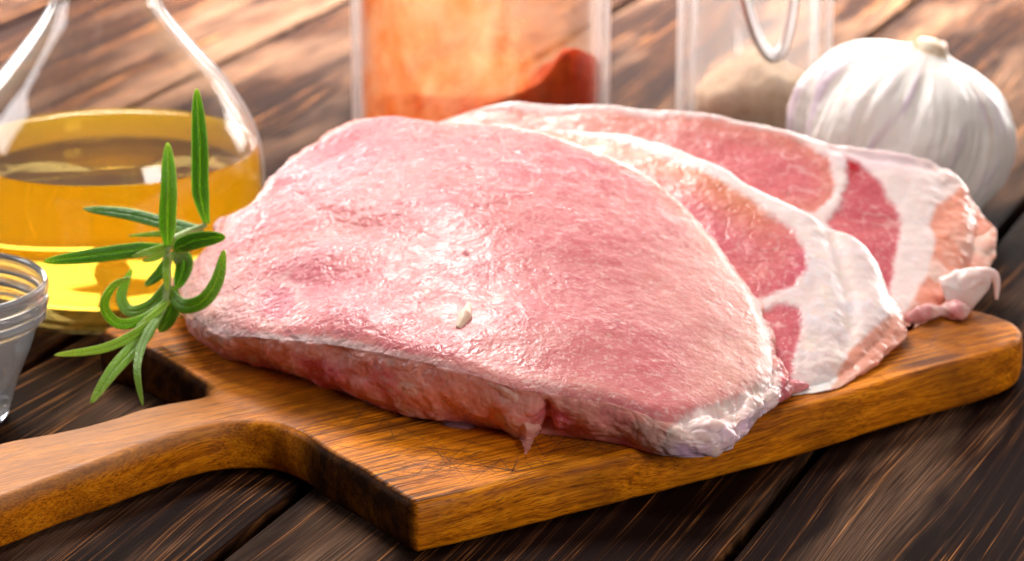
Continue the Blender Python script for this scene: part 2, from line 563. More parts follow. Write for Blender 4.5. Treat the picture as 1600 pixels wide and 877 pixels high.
pmesh = plank_mesh()
for k in range(-4, 5):
    off = -0.3798 + PW / 2 + k * PW
    c = pn * off + pd * 1.25
    o = bpy.data.objects.new('plank', pmesh)
    COL.objects.link(o)
    o.parent = table
    o.location = (c[0], c[1], random.uniform(-0.0006, 0.0))
    o.rotation_euler = (0, 0, ang + (math.pi if k % 2 else 0))
# the frame under the planks closes the gaps from below
mu = NT('table_underside'); mu.b.inputs['Base Color'].default_value = (0.012, 0.007, 0.005, 1); mu.b.inputs['Roughness'].default_value = 0.8
bm = bmesh.new(); bmesh.ops.create_cube(bm, size=1.0); bmesh.ops.scale(bm, vec=(2.5, 1.3, 0.02), verts=bm.verts)
me = bpy.data.meshes.new('under_frame'); bm.to_mesh(me); bm.free(); me.materials.append(mu.m)
o = bpy.data.objects.new('under_frame', me); COL.objects.link(o); o.parent = table
cc = pn * (-0.38) + pd * 1.25
o.location = (cc[0], cc[1], -PT - 0.0125); o.rotation_euler = (0, 0, ang)

# ------------------------------------------------------------------ the cutting board
T = 0.0165
bk = [  # outline of the top face, photograph pixels; r = how sharp
    (622, 773), (640, 783), (654, 785), (676, 780), (800, 752), (1000, 703), (1240, 642), (1440, 583), (1535, 557), (1580, 541), (1597, 525), (1592, 508), (1560, 493), (1490, 470),
    (1380, 425), (1270, 380), (1225, 366), (1150, 372), (900, 405), (560, 452), (300, 490), (188, 504), (158, 513), (163, 524), (213, 540),
    (270, 571), (322, 603), (327, 611), (308, 620), (226, 636), (131, 664), (0, 690), (-160, 722), (-250, 755), (-262, 800), (-200, 826),
    (-100, 812), (0, 777), (95, 741), (172, 716), (253, 685), (326, 664), (389, 659), (434, 664), (471, 679), (520, 711), (579, 746)]
bx = np.array(bk, float)
bxy = at(bx[:, 0], bx[:, 1], T)[:, :2]
oc = arc_resample(catmull(bxy, 900), 620)
# board local frame: x along its long edge
e0, e1 = at(650, 786, T)[:2], at(1240, 642, T)[:2]
ba = math.atan2(*(e1 - e0)[::-1])
bc = at(900, 620, T); bc[2] = 0
board = None


def build_board():
    n = len(oc)
    d = np.roll(oc, -1, 0) - np.roll(oc, 1, 0)
    d /= np.linalg.norm(d, axis=1)[:, None]
    nrm = np.stack([d[:, 1], -d[:, 0]], -1)                       # outward (ccw)
    area_ = np.sum(oc[:, 0] * np.roll(oc[:, 1], -1) - np.roll(oc[:, 0], -1) * oc[:, 1])
    if area_ < 0: nrm = -nrm
    P3 = np.c_[oc, np.zeros(n)]
    wob = 0.00045 * fbm(P3, 60, 3, 3)
    prof = [(-0.0028, T), (-0.0022, T - 0.00012), (-0.0011, T - 0.0005), (-0.0004, T - 0.0013), (0.0, T - 0.0024), (0.0002, T - 0.005),
            (0.0003, T * 0.62), (0.0003, T * 0.45), (0.0002, 0.0045), (-0.0003, 0.0018), (-0.0010, 0.0008), (-0.0022, 0.0004)]
    rows = []
    for j, (o_, z) in enumerate(prof):
        w = wob * (1 if j > 0 else 0)
        zz = z + (0.00025 * fbm(P3 * 1.0, 90, 3, 9) if 1 <= j <= 4 else 0)
        rows.append(np.c_[oc + nrm * (o_ + w)[:, None] if np.ndim(o_ + w) else oc + nrm * o_, np.full(n, 0) + zz])
    V = np.vstack(rows)
    F = [list(f) for f in grid_faces(len(prof), n, True, flip=area_ > 0)]
    top = list(range(n)); bot = [(len(prof) - 1) * n + k for k in range(n)]
    # attributes
    px, py = proj(V)
    hand = sm(420, 250, px) * sm(0, 0.004, V[:, 2] - T + 0.006) * sm(560, 640, py)
    row = np.repeat(np.arange(len(prof)), n)
    pe = np.tile(oc, (len(prof), 1))
    pxo, pyo = proj(np.c_[pe, np.full(len(pe), T)])
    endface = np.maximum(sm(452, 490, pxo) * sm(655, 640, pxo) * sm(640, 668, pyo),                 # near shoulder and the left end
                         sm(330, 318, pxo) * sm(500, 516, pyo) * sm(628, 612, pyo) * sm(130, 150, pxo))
    dark = np.where(row >= 2, endface, 0) * 0.98  # painted shade on the side rows of those ends
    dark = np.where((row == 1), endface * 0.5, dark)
    o = mesh_obj('cutting_board', V, F + [top if area_ > 0 else top[::-1], bot[::-1] if area_ > 0 else bot], M_BOARD, None, True, origin=bc, attrs={'hand': hand, 'dark': dark})
    # rotate the local frame so that x follows the length of the board
    R = Matrix.Rotation(-ba, 4, 'Z')
    o.data.transform(R)
    o.rotation_euler = (0, 0, ba)
    bm = bmesh.new(); bm.from_mesh(o.data)
    bmesh.ops.triangulate(bm, faces=[f for f in bm.faces if len(f.verts) > 4])
    bmesh.ops.recalc_face_normals(bm, faces=bm.faces)
    for f in bm.faces:
        if f.normal.z > 0.999 and all(abs(v.co.z - T) < 2e-5 for v in f.verts): f.smooth = False
    bm.to_mesh(o.data); bm.free()
    tag(o, 'worn honey brown wooden cutting board with a long handle, lying under the chops', 'cutting board')
    return o


board = build_board()


# knife scars: hundreds of hair-thin dark cuts crossing each other where the board was used most
rs = random.Random(5)
Vk, Fk = [], []
for (cx_, cy_, sx_, sy_, n_) in ((930, 690, 90, 22, 70), (700, 720, 70, 26, 45), (560, 660, 80, 26, 26), (1270, 608, 40, 10, 18), (1470, 530, 60, 24, 22), (800, 735, 60, 14, 22)):
    for _ in range(n_):
        c0 = at(cx_ + rs.gauss(0, sx_ * .6), cy_ + rs.gauss(0, sy_ * .6), T + 0.00006)
        a_ = rs.choice((ba + 0.5, ba - 0.7, ba + 1.3, ba + 2.2, ba + 0.15)) + rs.gauss(0, 0.18)
        L_ = rs.uniform(0.006, 0.028); w_ = rs.uniform(0.00004, 0.00013); bnd = rs.gauss(0, 0.00012)
        d_ = np.array([math.cos(a_), math.sin(a_), 0]); q_ = np.array([-d_[1], d_[0], 0])
        b0 = len(Vk)
        for i_ in range(7):
            t_ = i_ / 6 - 0.5
            m_ = c0 + d_ * L_ * t_ + q_ * bnd * (1 - 4 * t_ * t_)
            ww = w_ * (1 - 4 * t_ * t_) + 0.00002
            Vk += [m_ + q_ * ww, m_ - q_ * ww]
        Fk += [[b0 + 2 * i_, b0 + 2 * i_ + 1, b0 + 2 * i_ + 3, b0 + 2 * i_ + 2] for i_ in range(6)]
tk = NT('knife_scar'); tk.b.inputs['Base Color'].default_value = (0.22, 0.070, 0.014, 1); tk.b.inputs['Roughness'].default_value = 0.8
Vk = np.array(Vk)
_in = sdpoly(Vk[:, 0] * 1000, Vk[:, 1] * 1000, oc[::4] * 1000) > 4.5
Fk = [f for f in Fk if all(_in[v] for v in f)]
scars = mesh_obj('knife_scars', Vk, Fk, tk.m, None)
scars.parent = board
scars.matrix_parent_inverse = (Matrix.Translation(board.location) @ Matrix.Rotation(ba, 4, 'Z')).inverted()
scars['kind'] = 'stuff'


# ------------------------------------------------------------------ pork chops
def fit_quad(guess):
    """smooth draped surface z(x, y) through guessed heights at photograph pixels"""
    G = np.asarray(guess, float)
    P = at(G[:, 0], G[:, 1], G[:, 2])
    c = P[:, :2].mean(0)
    X = (P[:, 0] - c[0]) * 10; Y = (P[:, 1] - c[1]) * 10
    A = np.stack([np.ones_like(X), X, Y, X * X, X * Y, Y * Y], -1)
    lam = np.diag([0, 0, 0, 0.02, 0.02, 0.02])
    k = np.linalg.solve(A.T @ A + lam, A.T @ P[:, 2])
    return lambda x, y: k[0] + k[1] * (x - c[0]) * 10 + k[2] * (y - c[1]) * 10 + k[3] * ((x - c[0]) * 10) ** 2 + k[4] * (x - c[0]) * (y - c[1]) * 100 + k[5] * ((y - c[1]) * 10) ** 2


def hit(px, py, surf, z0=0.05):
    z = np.full(np.shape(px), z0, float)
    for _ in range(60):
        P = at(px, py, z)
        z = z + 0.22 * (surf(P[..., 0], P[..., 1]) - z)
    return at(px, py, z)


def build_chop(spec, centre_px, surf, n_t, n_r, n_s, paint, relief, rough_px=2.0, seed=1, ground_side=None):
    """spec: list of (rim px, rim py, foot px, foot py or None, dz).  Returns vertex grid, faces, colours, fat mask."""
    keys = []
    for s in spec:
        rx, ry, fx, fy = s[:4]
        R = hit(rx, ry, surf)
        if fx is None:
            gx = (surf(R[0] + 1e-3, R[1]) - surf(R[0], R[1])) / 1e-3; gy = (surf(R[0], R[1] + 1e-3) - surf(R[0], R[1])) / 1e-3
            nn = np.array([-gx, -gy, 1]); nn /= np.linalg.norm(nn)
            B = R - nn * 0.021
            B[2] = max(B[2], T + 0.0006)
        else:
            B = at(fx, fy, s[4] if len(s) > 4 else T + 0.0004)
        keys.append(np.r_[R, B])
    C = catmull(keys, 2400)
    C = arc_resample(C, n_t)
    R, B = C[:, :3], C[:, 3:]
    P0 = np.c_[R[:, :2], np.zeros(n_t)]
    jit = fbm(P0, 100, 3, seed) * 0.0005 + fbm(P0, 420, 3, seed + 5) * 0.00015
    cen = hit(*centre_px, surf)[:2]
    rad = R[:, :2] - cen
    L = np.linalg.norm(rad, axis=1)[:, None]
    Rxy = cen + rad * (1 + jit[:, None] / L)
    rows = []
    fr = 1 - (1 - np.linspace(0, 1, n_r)) ** 1.15
    fr[0] = 0.004
    rnd = 0.0022                                                    # rounding at the rim
    for q in fr:
        xy = cen + (Rxy - cen) * q
        z = surf(xy[:, 0], xy[:, 1])
        edge = (1 - q) * L[:, 0]
        z = z - 0.0020 * np.clip(1 - edge / 0.0055, 0, 1) ** 2.2
        rows.append((np.c_[xy, z], np.zeros(n_t), edge))
    top_rim = rows[-1][0]
    # side
    dR = np.roll(top_rim, -3, 0) - np.roll(top_rim, 3, 0); dR /= np.linalg.norm(dR, axis=1)[:, None]
    out = (Rxy - cen) / np.linalg.norm(Rxy - cen, axis=1)[:, None]
    out3 = np.c_[out, np.zeros(n_t)]
    for s in np.linspace(0, 1, n_s + 1)[1:]:
        P = top_rim * (1 - s) + B * s
        bul = 0.0042 * math.sin(math.pi * min(1, s * 1.02)) ** 0.8
        P = P + out3 * bul
        P = P + out3 * (0.0018 * fbm(np.c_[P0[:, :2], np.full(n_t, s * 0.02)], 90, 4, seed + 31) * math.sin(math.pi * s) ** 0.6)[:, None]
        rows.append((P, np.full(n_t, s), np.zeros(n_t)))
    # underside
    foot = rows[-1][0]
    cen3 = np.r_[foot[:, :2].mean(0), foot[:, 2].min() + 0.001]
    for q in (0.97, 0.9, 0.6, 0.02):
        P = cen3 + (foot - cen3) * q
        P[:, 2] = np.maximum(P[:, 2], T + 0.0003)
        rows.append((P, np.full(n_t, 1.2), np.zeros(n_t)))
    V = np.vstack([r[0] for r in rows]); sv = np.concatenate([r[1] for r in rows]); ed = np.concatenate([r[2] for r in rows])
    nrow = len(rows)
    G = V.reshape(nrow, n_t, 3)
    # outward normals of the grid
    du = np.roll(G, -1, 1) - np.roll(G, 1, 1)
    dv = np.gradient(G, axis=0)
    N = np.cross(dv, du); N /= np.maximum(np.linalg.norm(N, axis=2)[..., None], 1e-12)
    if N[n_r // 2, :, 2].mean() < 0: N = -N
    N = N.reshape(-1, 3)
    px, py = proj(V)
    col, fat, disp = paint(V, px, py, sv, ed)
    fade = np.where(sv > 1, 0, 1) * np.where(sv > 0.9, (1 - np.clip(sv, 0, 1)) / 0.1, 1)
    cfade = sm(0, 0.02, np.repeat(np.r_[fr, np.ones(nrow - n_r)], n_t))
    V = V + N * (disp * fade * cfade)[:, None]
    V[:, 2] = np.maximum(V[:, 2], T + 0.0003)
    F = grid_faces(nrow, n_t, True)
    # orientation
    a, b, c_ = V[F[n_t * (n_r // 2), 0]], V[F[n_t * (n_r // 2), 1]], V[F[n_t * (n_r // 2), 2]]
    if np.cross(b - a, c_ - b)[2] < 0: F = F[:, ::-1]
    return V, F, col, fat, px, py


def split_parts(root, V, F, col, fat, names=('lean_meat', 'fat'), tex=None):
    tex = np.full(len(V), 0.3) if tex is None else tex
    """cut one closed surface into its lean and its fat part along the boundary the eye sees"""
    fm = fat[F].mean(1) > 0.5
    for nm, sel, m in ((names[0], ~fm, M_LEAN), (names[1], fm, M_FAT)):
        f = F[sel]
        u, inv = np.unique(f.ravel(), return_inverse=True)
        mesh_obj(nm, V[u], inv.reshape(-1, 4), m, root, cols=col[u], attrs={'tex': tex[u]})


def lerp(a, b, t):
    t = np.clip(t, 0, 1)[:, None]
    return a * (1 - t) + np.asarray(b, float) * t


PINK = np.array([0.66, 0.235, 0.225]); DEEP = np.array([0.56, 0.11, 0.15]); ROSE = np.array([0.60, 0.145, 0.165])
CREAM = np.array([0.80, 0.58, 0.46]); WHITE = np.array([0.80, 0.665, 0.645]); PEACH = np.array([0.72, 0.33, 0.21])
ORNG = np.array([0.66, 0.22, 0.10])


def blob(px, py, x, y, rx, ry):
    return np.exp(-(((px - x) / rx) ** 2 + ((py - y) / ry) ** 2))


def creases(V, f, s, w=0.10):
    Q = V + 0.0018 * np.stack([vnoise(V, 150, s + 1), vnoise(V, 150, s + 2), vnoise(V, 150, s + 3)], -1)
    return ridge(Q, f, s, w)


def paint1(V, px, py, sv, ed):
    n1 = fbm(V, 45, 4, 11); n2 = fbm(V, 160, 4, 12); n3 = fbm(V, 500, 3, 13)
    col = np.tile(PINK, (len(V), 1))
    col = lerp(col, ROSE, 0.45 + 0.9 * n1)
    for (x, y, rx, ry, a) in ((520, 225, 70, 45, .8), (470, 285, 70, 35, .6), (640, 330, 90, 30, .35), (490, 440, 90, 35, .7), (700, 430, 90, 40, .5), (860, 250, 130, 50, .35),
                              (900, 430, 120, 60, .35), (1020, 530, 80, 40, .5), (430, 470, 45, 38, .8), (620, 600, 80, 30, .9), (570, 500, 60, 22, .5)):
        col = lerp(col, np.array([0.52, 0.085, 0.13]), a * blob(px, py, x, y, rx, ry))
    # pale, translucent border of the loin
    right = sm(640, 1000, px)
    bw = 0.0045 + 0.010 * right
    rim = sm(1.0, 0.0, (ed + 0.002 * n2) / bw) * (sv == 0) * sm(640, 560, py + 0.12 * (px - 800) * 0)
    col = lerp(col, np.array([0.74, 0.37, 0.27]), rim * (0.35 + 0.5 * right) * sm(200, 500, px))
    beige = blob(px, py, 1120, 430, 90, 110) + blob(px, py, 1150, 560, 60, 60)
    col = lerp(col, np.array([0.80, 0.44, 0.36]), 0.55 * beige)
    white_rim = sm(0.0022 - 0.0010 * right, 0.0006, ed + 0.0006 * n2) * (sv == 0) * sm(620, 480, py)
    col = lerp(col, WHITE, white_rim * 0.9)
    # left, paler end with connective tissue
    col = lerp(col, np.array([0.76, 0.48, 0.46]), 0.7 * sm(400, 300, px - 0.2 * (py - 400)))
    # thin dark seams between the fibre bundles, pale threads of fat across them
    Qs = V + 0.003 * np.stack([vnoise(V, 110, 91), vnoise(V, 110, 92), vnoise(V, 110, 93)], -1)
    seam = np.maximum(ridge(Qs, 62, 94, 0.035), 0.8 * ridge(Qs, 120, 95, 0.05)) * sm(-0.35, 0.3, fbm(V, 30, 2, 96))
    col = lerp(col, np.array([0.46, 0.07, 0.11]), 0.75 * seam * (sv == 0))
    thr = ridge(Qs + 0.01, 75, 97, 0.03) * sm(0.0, 0.35, fbm(V, 35, 2, 98))
    col = lerp(col, np.array([0.82, 0.56, 0.50]), 0.6 * thr)
    # round muscle with its pale ring
    r = np.hypot((px - 432), (py - 470) * 1.05)
    col = lerp(col, np.array([0.58, 0.10, 0.16]), sm(36, 18, r) * 0.75)
    ringm = np.exp(-((r - 38 + 7 * n2 + 5 * n3) / 8) ** 2) * (sv == 0)
    col = lerp(col, np.array([0.82, 0.52, 0.48]), ringm * 0.38)
    # pale veins and flecks
    vein = creases(V, 95, 41, 0.05) * sm(-0.2, 0.4, n1)
    col = lerp(col, np.array([0.84, 0.58, 0.55]), vein * 0.45)
    fl = sm(0.35, 0.7, fbm(V * np.array([1, 1.6, 1]), 700, 2, 77)) * sm(600, 900, px)
    col = lerp(col, np.array([0.88, 0.64, 0.58]), fl * 0.4)
    # the cut side
    side = sv > 0
    sc = np.tile(np.array([0.78, 0.31, 0.25]), (len(V), 1))  # side colour raised to stand in for light bounced off the board
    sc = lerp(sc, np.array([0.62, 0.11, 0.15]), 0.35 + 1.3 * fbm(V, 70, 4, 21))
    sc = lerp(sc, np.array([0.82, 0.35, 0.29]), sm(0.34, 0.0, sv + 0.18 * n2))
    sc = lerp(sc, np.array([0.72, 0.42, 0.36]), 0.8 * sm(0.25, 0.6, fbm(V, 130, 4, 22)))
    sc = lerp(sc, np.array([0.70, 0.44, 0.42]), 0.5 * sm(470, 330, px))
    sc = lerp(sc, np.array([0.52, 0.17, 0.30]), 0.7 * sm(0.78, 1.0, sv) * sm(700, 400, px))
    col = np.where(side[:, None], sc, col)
    # fat knob at the near right end
    knob = sdpoly(px + 6 * n2, py + 6 * n1, [(1212, 575), (1198, 596), (1150, 618), (1095, 636), (1068, 652), (1045, 672), (1030, 720), (1120, 730), (1190, 690), (1225, 620)])
    kn = sm(-3, 4, knob)
    wc = lerp(np.tile(WHITE * np.array([0.96, 0.88, 0.86]), (len(V), 1)), np.array([0.58, 0.36, 0.56]), (0.35 + 0.5 * sm(-0.2, 0.5, fbm(V, 110, 3, 24))) * sm(0.1, 0.5, sv))  # purple of the knob's shaded side put into the fat colour
    wc = lerp(wc, np.array([0.80, 0.60, 0.48]), 0.5 * sm(0.0, 0.5, n2))
    kc = sm(-9, 8, knob + 5 * n3)[:, None]
    col = wc * kc + col * (1 - kc)
    # relief
    face = (sv == 0)
    dimp = -0.0022 * blob(px, py, 520, 232, 75, 40) - 0.0010 * blob(px, py, 432, 470, 30, 26) - 0.0022 * blob(px, py, 560, 360, 70, 22) * 0.6
    dimp += 0.0026 * blob(px, py, 700, 330, 110, 55) - 0.0016 * blob(px, py, 500, 435, 80, 25) + 0.0016 * blob(px, py, 560, 500, 70, 30) + 0.0012 * blob(px, py, 880, 520, 150, 40)
    left = sm(900, 500, px)
    cr = creases(V, 70, 51, 0.07) * 0.00005
    disp = dimp * face + 0.0006 * n1 + 0.00010 * n2 * (0.4 + 0.9 * left) + 0.00010 * n3 * (0.3 + left) - cr * (0.45 + 0.9 * left) * face
    groove = np.zeros(len(V))
    for ln in ([(610, 318), (660, 330), (745, 335), (800, 320)], [(470, 300), (520, 335), (600, 350)], [(520, 330), (590, 322)], [(455, 520), (462, 560), (500, 580), (530, 600)],
               [(760, 190), (800, 240), (840, 270)], [(395, 300), (405, 360), (400, 420)]):
        groove = np.maximum(groove, np.exp(-(dline(px + 14 * n2, py + 14 * n1, ln) / 3.5) ** 2))
    disp -= 0.0003 * groove * face
    col = lerp(col, col * np.array([0.85, 0.6, 0.66]), groove * 0.35 * face)
    disp += np.where(side, 0.0016 * fbm(V, 80, 4, 61) + 0.0006 * n2 - 0.0003 * creases(V, 120, 62, 0.12), 0)
    # the cleft beside the torn flap
    cl = np.exp(-((px - 853 - 0.05 * (py - 600)) / 9) ** 2) * sm(0.05, 0.3, sv)
    disp -= 0.004 * cl
    disp += 0.0030 * np.exp(-((px - 815) / 26) ** 2) * sm(0.05, 0.4, sv)
    disp += (kc[:, 0]) * (0.0012 * fbm(V, 120, 2, 63) - 0.0003 * creases(V, 110, 64, 0.2))
    return col, np.maximum(kn, 0), disp


G1 = [(290, 440, .036), (400, 310, .051), (600, 180, .072), (800, 188, .075), (1000, 270, .064), (1100, 350, .051), (1180, 470, .036), (1203, 570, .027),
      (1130, 632, .029), (1050, 645, .0315), (830, 600, .037), (600, 540, .040), (450, 520, .038), (330, 490, .033), (700, 400, .058), (900, 450, .050)]
S1 = fit_quad(G1)
SPEC1 = [  # rim px, foot px
    (283, 440, 292, 482), (302, 485, 340, 552), (345, 512, 385, 568), (430, 521, 455, 585), (520, 530, 545, 618), (600, 545, 620, 646), (700, 566, 715, 662), (800, 596, 810, 676), (870, 606, 880, 682),
    (960, 622, 965, 694), (1040, 648, 1040, 712), (1100, 640, 1110, 712), (1160, 618, 1160, 684), (1200, 590, 1192, 640), (1206, 545, 1203, 600, .019),
    (1185, 468, None, None), (1140, 398, None, None), (1075, 320, None, None), (1010, 268, None, None), (930, 232, None, None), (860, 204, None, None), (780, 189, None, None), (690, 184, None, None), (610, 176, None, None), (550, 184, None, None),
    (493, 209, None, None), (441, 250, None, None), (407, 293, None, None), (375, 322, None, None), (345, 338, None, None), (335, 362, None, None), (298, 405, 300, 470, .022)]
chop1 = empty('pork_chop', tuple(np.r_[at(800, 600, T)[:2], T]))
tag(chop1, 'largest raw pork chop at the front, wide pink cut face, lying over the others', 'pork chop', 'raw pork chops fanned out on the board')
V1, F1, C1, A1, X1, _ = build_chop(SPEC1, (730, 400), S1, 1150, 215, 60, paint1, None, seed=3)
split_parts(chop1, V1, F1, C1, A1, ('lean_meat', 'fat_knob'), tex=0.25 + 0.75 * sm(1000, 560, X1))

LEAN2 = [(700, 150), (850, 203), (930, 214), (1000, 232), (1100, 268), (1175, 308), (1200, 330), (1238, 352), (1258, 390), (1262, 425), (1240, 448), (1195, 462), (1178, 470), (1130, 560), (700, 600)]
LEAN2B = [(1150, 482), (1182, 490), (1215, 472), (1250, 480), (1254, 520), (1240, 560), (1238, 600), (1180, 640), (1120, 600)]


def paint2(V, px, py, sv, ed):
    n1 = fbm(V, 60, 4, 111); n2 = fbm(V, 220, 4, 112); n3 = fbm(V, 600, 3, 113)
    x, y = px + 3 * n2, py + 4 * n1
    lean = np.maximum(sdpoly(x, y, LEAN2), sdpoly(x, y, LEAN2B))
    lean = np.where((sv == 0), lean, -20)
    lm = sm(-6.0, 6.0, lean + 3 * n3)
    c = np.tile(np.array([0.63, 0.155, 0.17]), (len(V), 1))
    c = lerp(c, np.array([0.56, 0.08, 0.14]), 0.35 + 0.8 * n1)
    c = lerp(c, np.array([0.66, 0.23, 0.12]), sm(70, 0, sdpoly(px, py, LEAN2)) * sm(480, 400, py) * sm(1290, 1150, px + 0.3 * (py - 300)) * 0.95)
    vein = creases(V, 150, 141, 0.06) * sm(300, 420, py)
    c = lerp(c, np.array([0.86, 0.56, 0.54]), 0.38 * vein + 0.35 * sm(0.45, 0.7, n3))
    f = np.tile(WHITE, (len(V), 1))
    f = lerp(f, np.array([0.78, 0.76, 0.86]), sm(0.0, 0.5, n1) * 0.4)
    f = lerp(f, np.array([0.82, 0.66, 0.52]), 0.4 * sm(0.0, 0.6, n2))
    f = lerp(f, np.array([0.80, 0.50, 0.50]), 0.6 * sm(12, -2, np.abs(lean + 3)) * sm(0.0, 0.6, n2))
    # pinkish flesh on the lower right side
    pk = sdpoly(x, y, [(1395, 490), (1360, 515), (1330, 545), (1300, 600), (1290, 640), (1420, 600), (1430, 500)])
    pm = sm(-4, 5, pk)
    f = lerp(f, np.array([0.68, 0.27, 0.18]), pm * 0.95)
    col = c * lm[:, None] + f * (1 - lm)[:, None]
    disp = 0.0008 * n1 + 0.00006 * n2 + 0.00006 * n3 - 0.0005 * lm - 0.0002 * creases(V, 130, 151, 0.10) * lm
    disp += (1 - lm) * 0.0004 * fbm(V, 300, 3, 154) * sm(440, 560, py)
    disp -= 0.0016 * np.exp(-(dline(px, py, [(1295, 345), (1310, 400), (1330, 470), (1325, 540)]) / 16) ** 2)
    return col, 1 - lm, disp


G2 = [(850, 200, .062), (1000, 215, .064), (1100, 255, .060), (1200, 310, .052), (1300, 345, .046), (1385, 450, .032), (1392, 515, .023), (1270, 600, .0185), (1200, 440, .040), (1200, 560, .022), (900, 300, .050)]
S2 = fit_quad(G2)
SPEC2 = [(1180, 622, 1180, 630), (1215, 598, 1220, 618), (1262, 598, 1266, 606), (1300, 585, 1310, 598), (1345, 552, 1352, 576), (1384, 512, 1394, 538), (1390, 470, 1402, 500, .020), (1376, 415, None, None), (1345, 372, None, None),
         (1295, 342, None, None), (1240, 316, None, None), (1190, 290, None, None), (1130, 255, None, None), (1060, 228, None, None), (980, 207, None, None), (900, 200, None, None), (820, 198, None, None), (740, 225, None, None),
         (720, 300, None, None), (800, 400, None, None), (940, 500, None, None), (1080, 590, None, None)]
chop2 = empty('pork_chop', tuple(np.r_[at(1250, 600, T)[:2], T]))
tag(chop2, 'middle raw pork chop with a broad white fat end, between front and rear chops', 'pork chop', 'raw pork chops fanned out on the board')
V2, F2, C2, A2, _, _ = build_chop(SPEC2, (1120, 400), S2, 900, 150, 30, paint2, None, seed=23)
split_parts(chop2, V2, F2, C2, A2, ('lean_meat', 'fat_rim'))

LEAN3 = [(600, 120), (760, 172), (950, 174), (1060, 182), (1130, 190), (1210, 206), (1262, 224), (1294, 250), (1305, 280), (1300, 310), (1276, 332), (1200, 330), (900, 300), (600, 300)]
LEAN3B = [(1322, 246), (1345, 258), (1372, 286), (1396, 318), (1408, 350), (1404, 385), (1396, 420), (1390, 462), (1376, 440), (1350, 405), (1310, 370), (1290, 345), (1312, 322), (1322, 285)]


def paint3(V, px, py, sv, ed):
    n1 = fbm(V, 60, 4, 211); n2 = fbm(V, 220, 4, 212); n3 = fbm(V, 600, 3, 213)
    x, y = px + 3 * n2, py + 4 * n1
    l1, l2 = sdpoly(x, y, LEAN3), sdpoly(x, y, LEAN3B)
    lean = np.where(sv == 0, np.maximum(l1, l2), -20)
    lm = sm(-6.0, 6.0, lean + 3 * n3)
    c = np.tile(np.array([0.63, 0.155, 0.17]), (len(V), 1))
    c = lerp(c, np.array([0.72, 0.36, 0.30]), sm(1150, 950, px) * 0.75)
    c = lerp(c, np.array([0.64, 0.23, 0.17]), sm(40, 0, l1) * 0.8 * (l1 > -3))
    c = lerp(c, np.array([0.46, 0.05, 0.09]), 0.5 * (l2 > -2) * sm(0.0, 0.5, n1 + 0.3))
    c = lerp(c, np.array([0.42, 0.005, 0.015]), 1.2 * blob(px, py, 1331, 262, 12, 16))
    c = lerp(c, np.array([0.86, 0.58, 0.55]), 0.5 * creases(V, 140, 241, 0.05) + 0.35 * sm(0.45, 0.7, n3))
    f = np.tile(WHITE, (len(V), 1))
    f = lerp(f, np.array([0.80, 0.66, 0.64]), 0.45 * sm(0.0, 0.5, n1))
    f = lerp(f, np.array([0.70, 0.46, 0.62]), 0.35 * blob(px, py, 1370, 250, 70, 16))
    pk = sdpoly(x, y, [(1452, 345), (1462, 320), (1490, 300), (1512, 280), (1560, 300), (1560, 520), (1420, 540), (1396, 505), (1420, 480), (1450, 420), (1462, 380)])
    pm = sm(-4, 6, pk)
    sp = np.tile(np.array([0.72, 0.28, 0.19]), (len(V), 1))
    sp = lerp(sp, np.array([0.84, 0.60, 0.52]), 0.9 * sm(-0.1, 0.5, fbm(V * np.array([1, 1, 0.4]), 90, 3, 220)) * sm(330, 430, py))
    f = f * (1 - pm)[:, None] + sp * pm[:, None]
    f = lerp(f, np.array([0.66, 0.26, 0.17]), 0.9 * blob(px, py, 1500, 262, 22, 16))
    col = c * lm[:, None] + f * (1 - lm)[:, None]
    disp = 0.0009 * n1 + 0.00006 * n2 + 0.00006 * n3 - 0.0005 * lm
    disp -= 0.0010 * np.exp(-(dline(px, py, [(1300, 232), (1380, 250), (1470, 262)]) / 7) ** 2)
    disp += 0.0012 * fbm(V, 120, 3, 250) * sm(1420, 1480, px)
    return col, (1 - lm), disp


G3 = [(740, 162, .066), (950, 158, .068), (1200, 190, .062), (1400, 230, .053), (1480, 250, .047), (1515, 290, .041), (1530, 350, .033), (1525, 410, .026), (1488, 462, .020), (1400, 505, .018), (1400, 350, .036), (1300, 300, .045)]
S3 = fit_quad(G3)
SPEC3 = [(1392, 508, 1392, 514), (1440, 484, 1446, 492), (1478, 462, 1490, 476), (1505, 430, 1515, 455), (1522, 385, 1534, 420, .022), (1526, 335, 1540, 370, .03), (1508, 285, None, None), (1478, 254, None, None), (1430, 240, None, None), (1370, 229, None, None),
         (1300, 218, None, None), (1240, 200, None, None), (1160, 183, None, None), (1060, 168, None, None), (960, 161, None, None), (860, 160, None, None), (780, 158, None, None), (720, 172, None, None), (660, 200, None, None), (700, 250, None, None),
         (850, 290, None, None), (1050, 360, None, None), (1250, 460, None, None), (1340, 500, None, None)]
chop3 = empty('pork_chop', tuple(np.r_[at(1440, 490, T)[:2], T]))
tag(chop3, 'rearmost raw pork chop with a dark red spot, leaning in front of the garlic', 'pork chop', 'raw pork chops fanned out on the board')
V3, F3, C3, A3, _, _ = build_chop(SPEC3, (1230, 300), S3, 900, 130, 30, paint3, None, seed=43)
split_parts(chop3, V3, F3, C3, A3, ('lean_meat', 'fat_rim'))


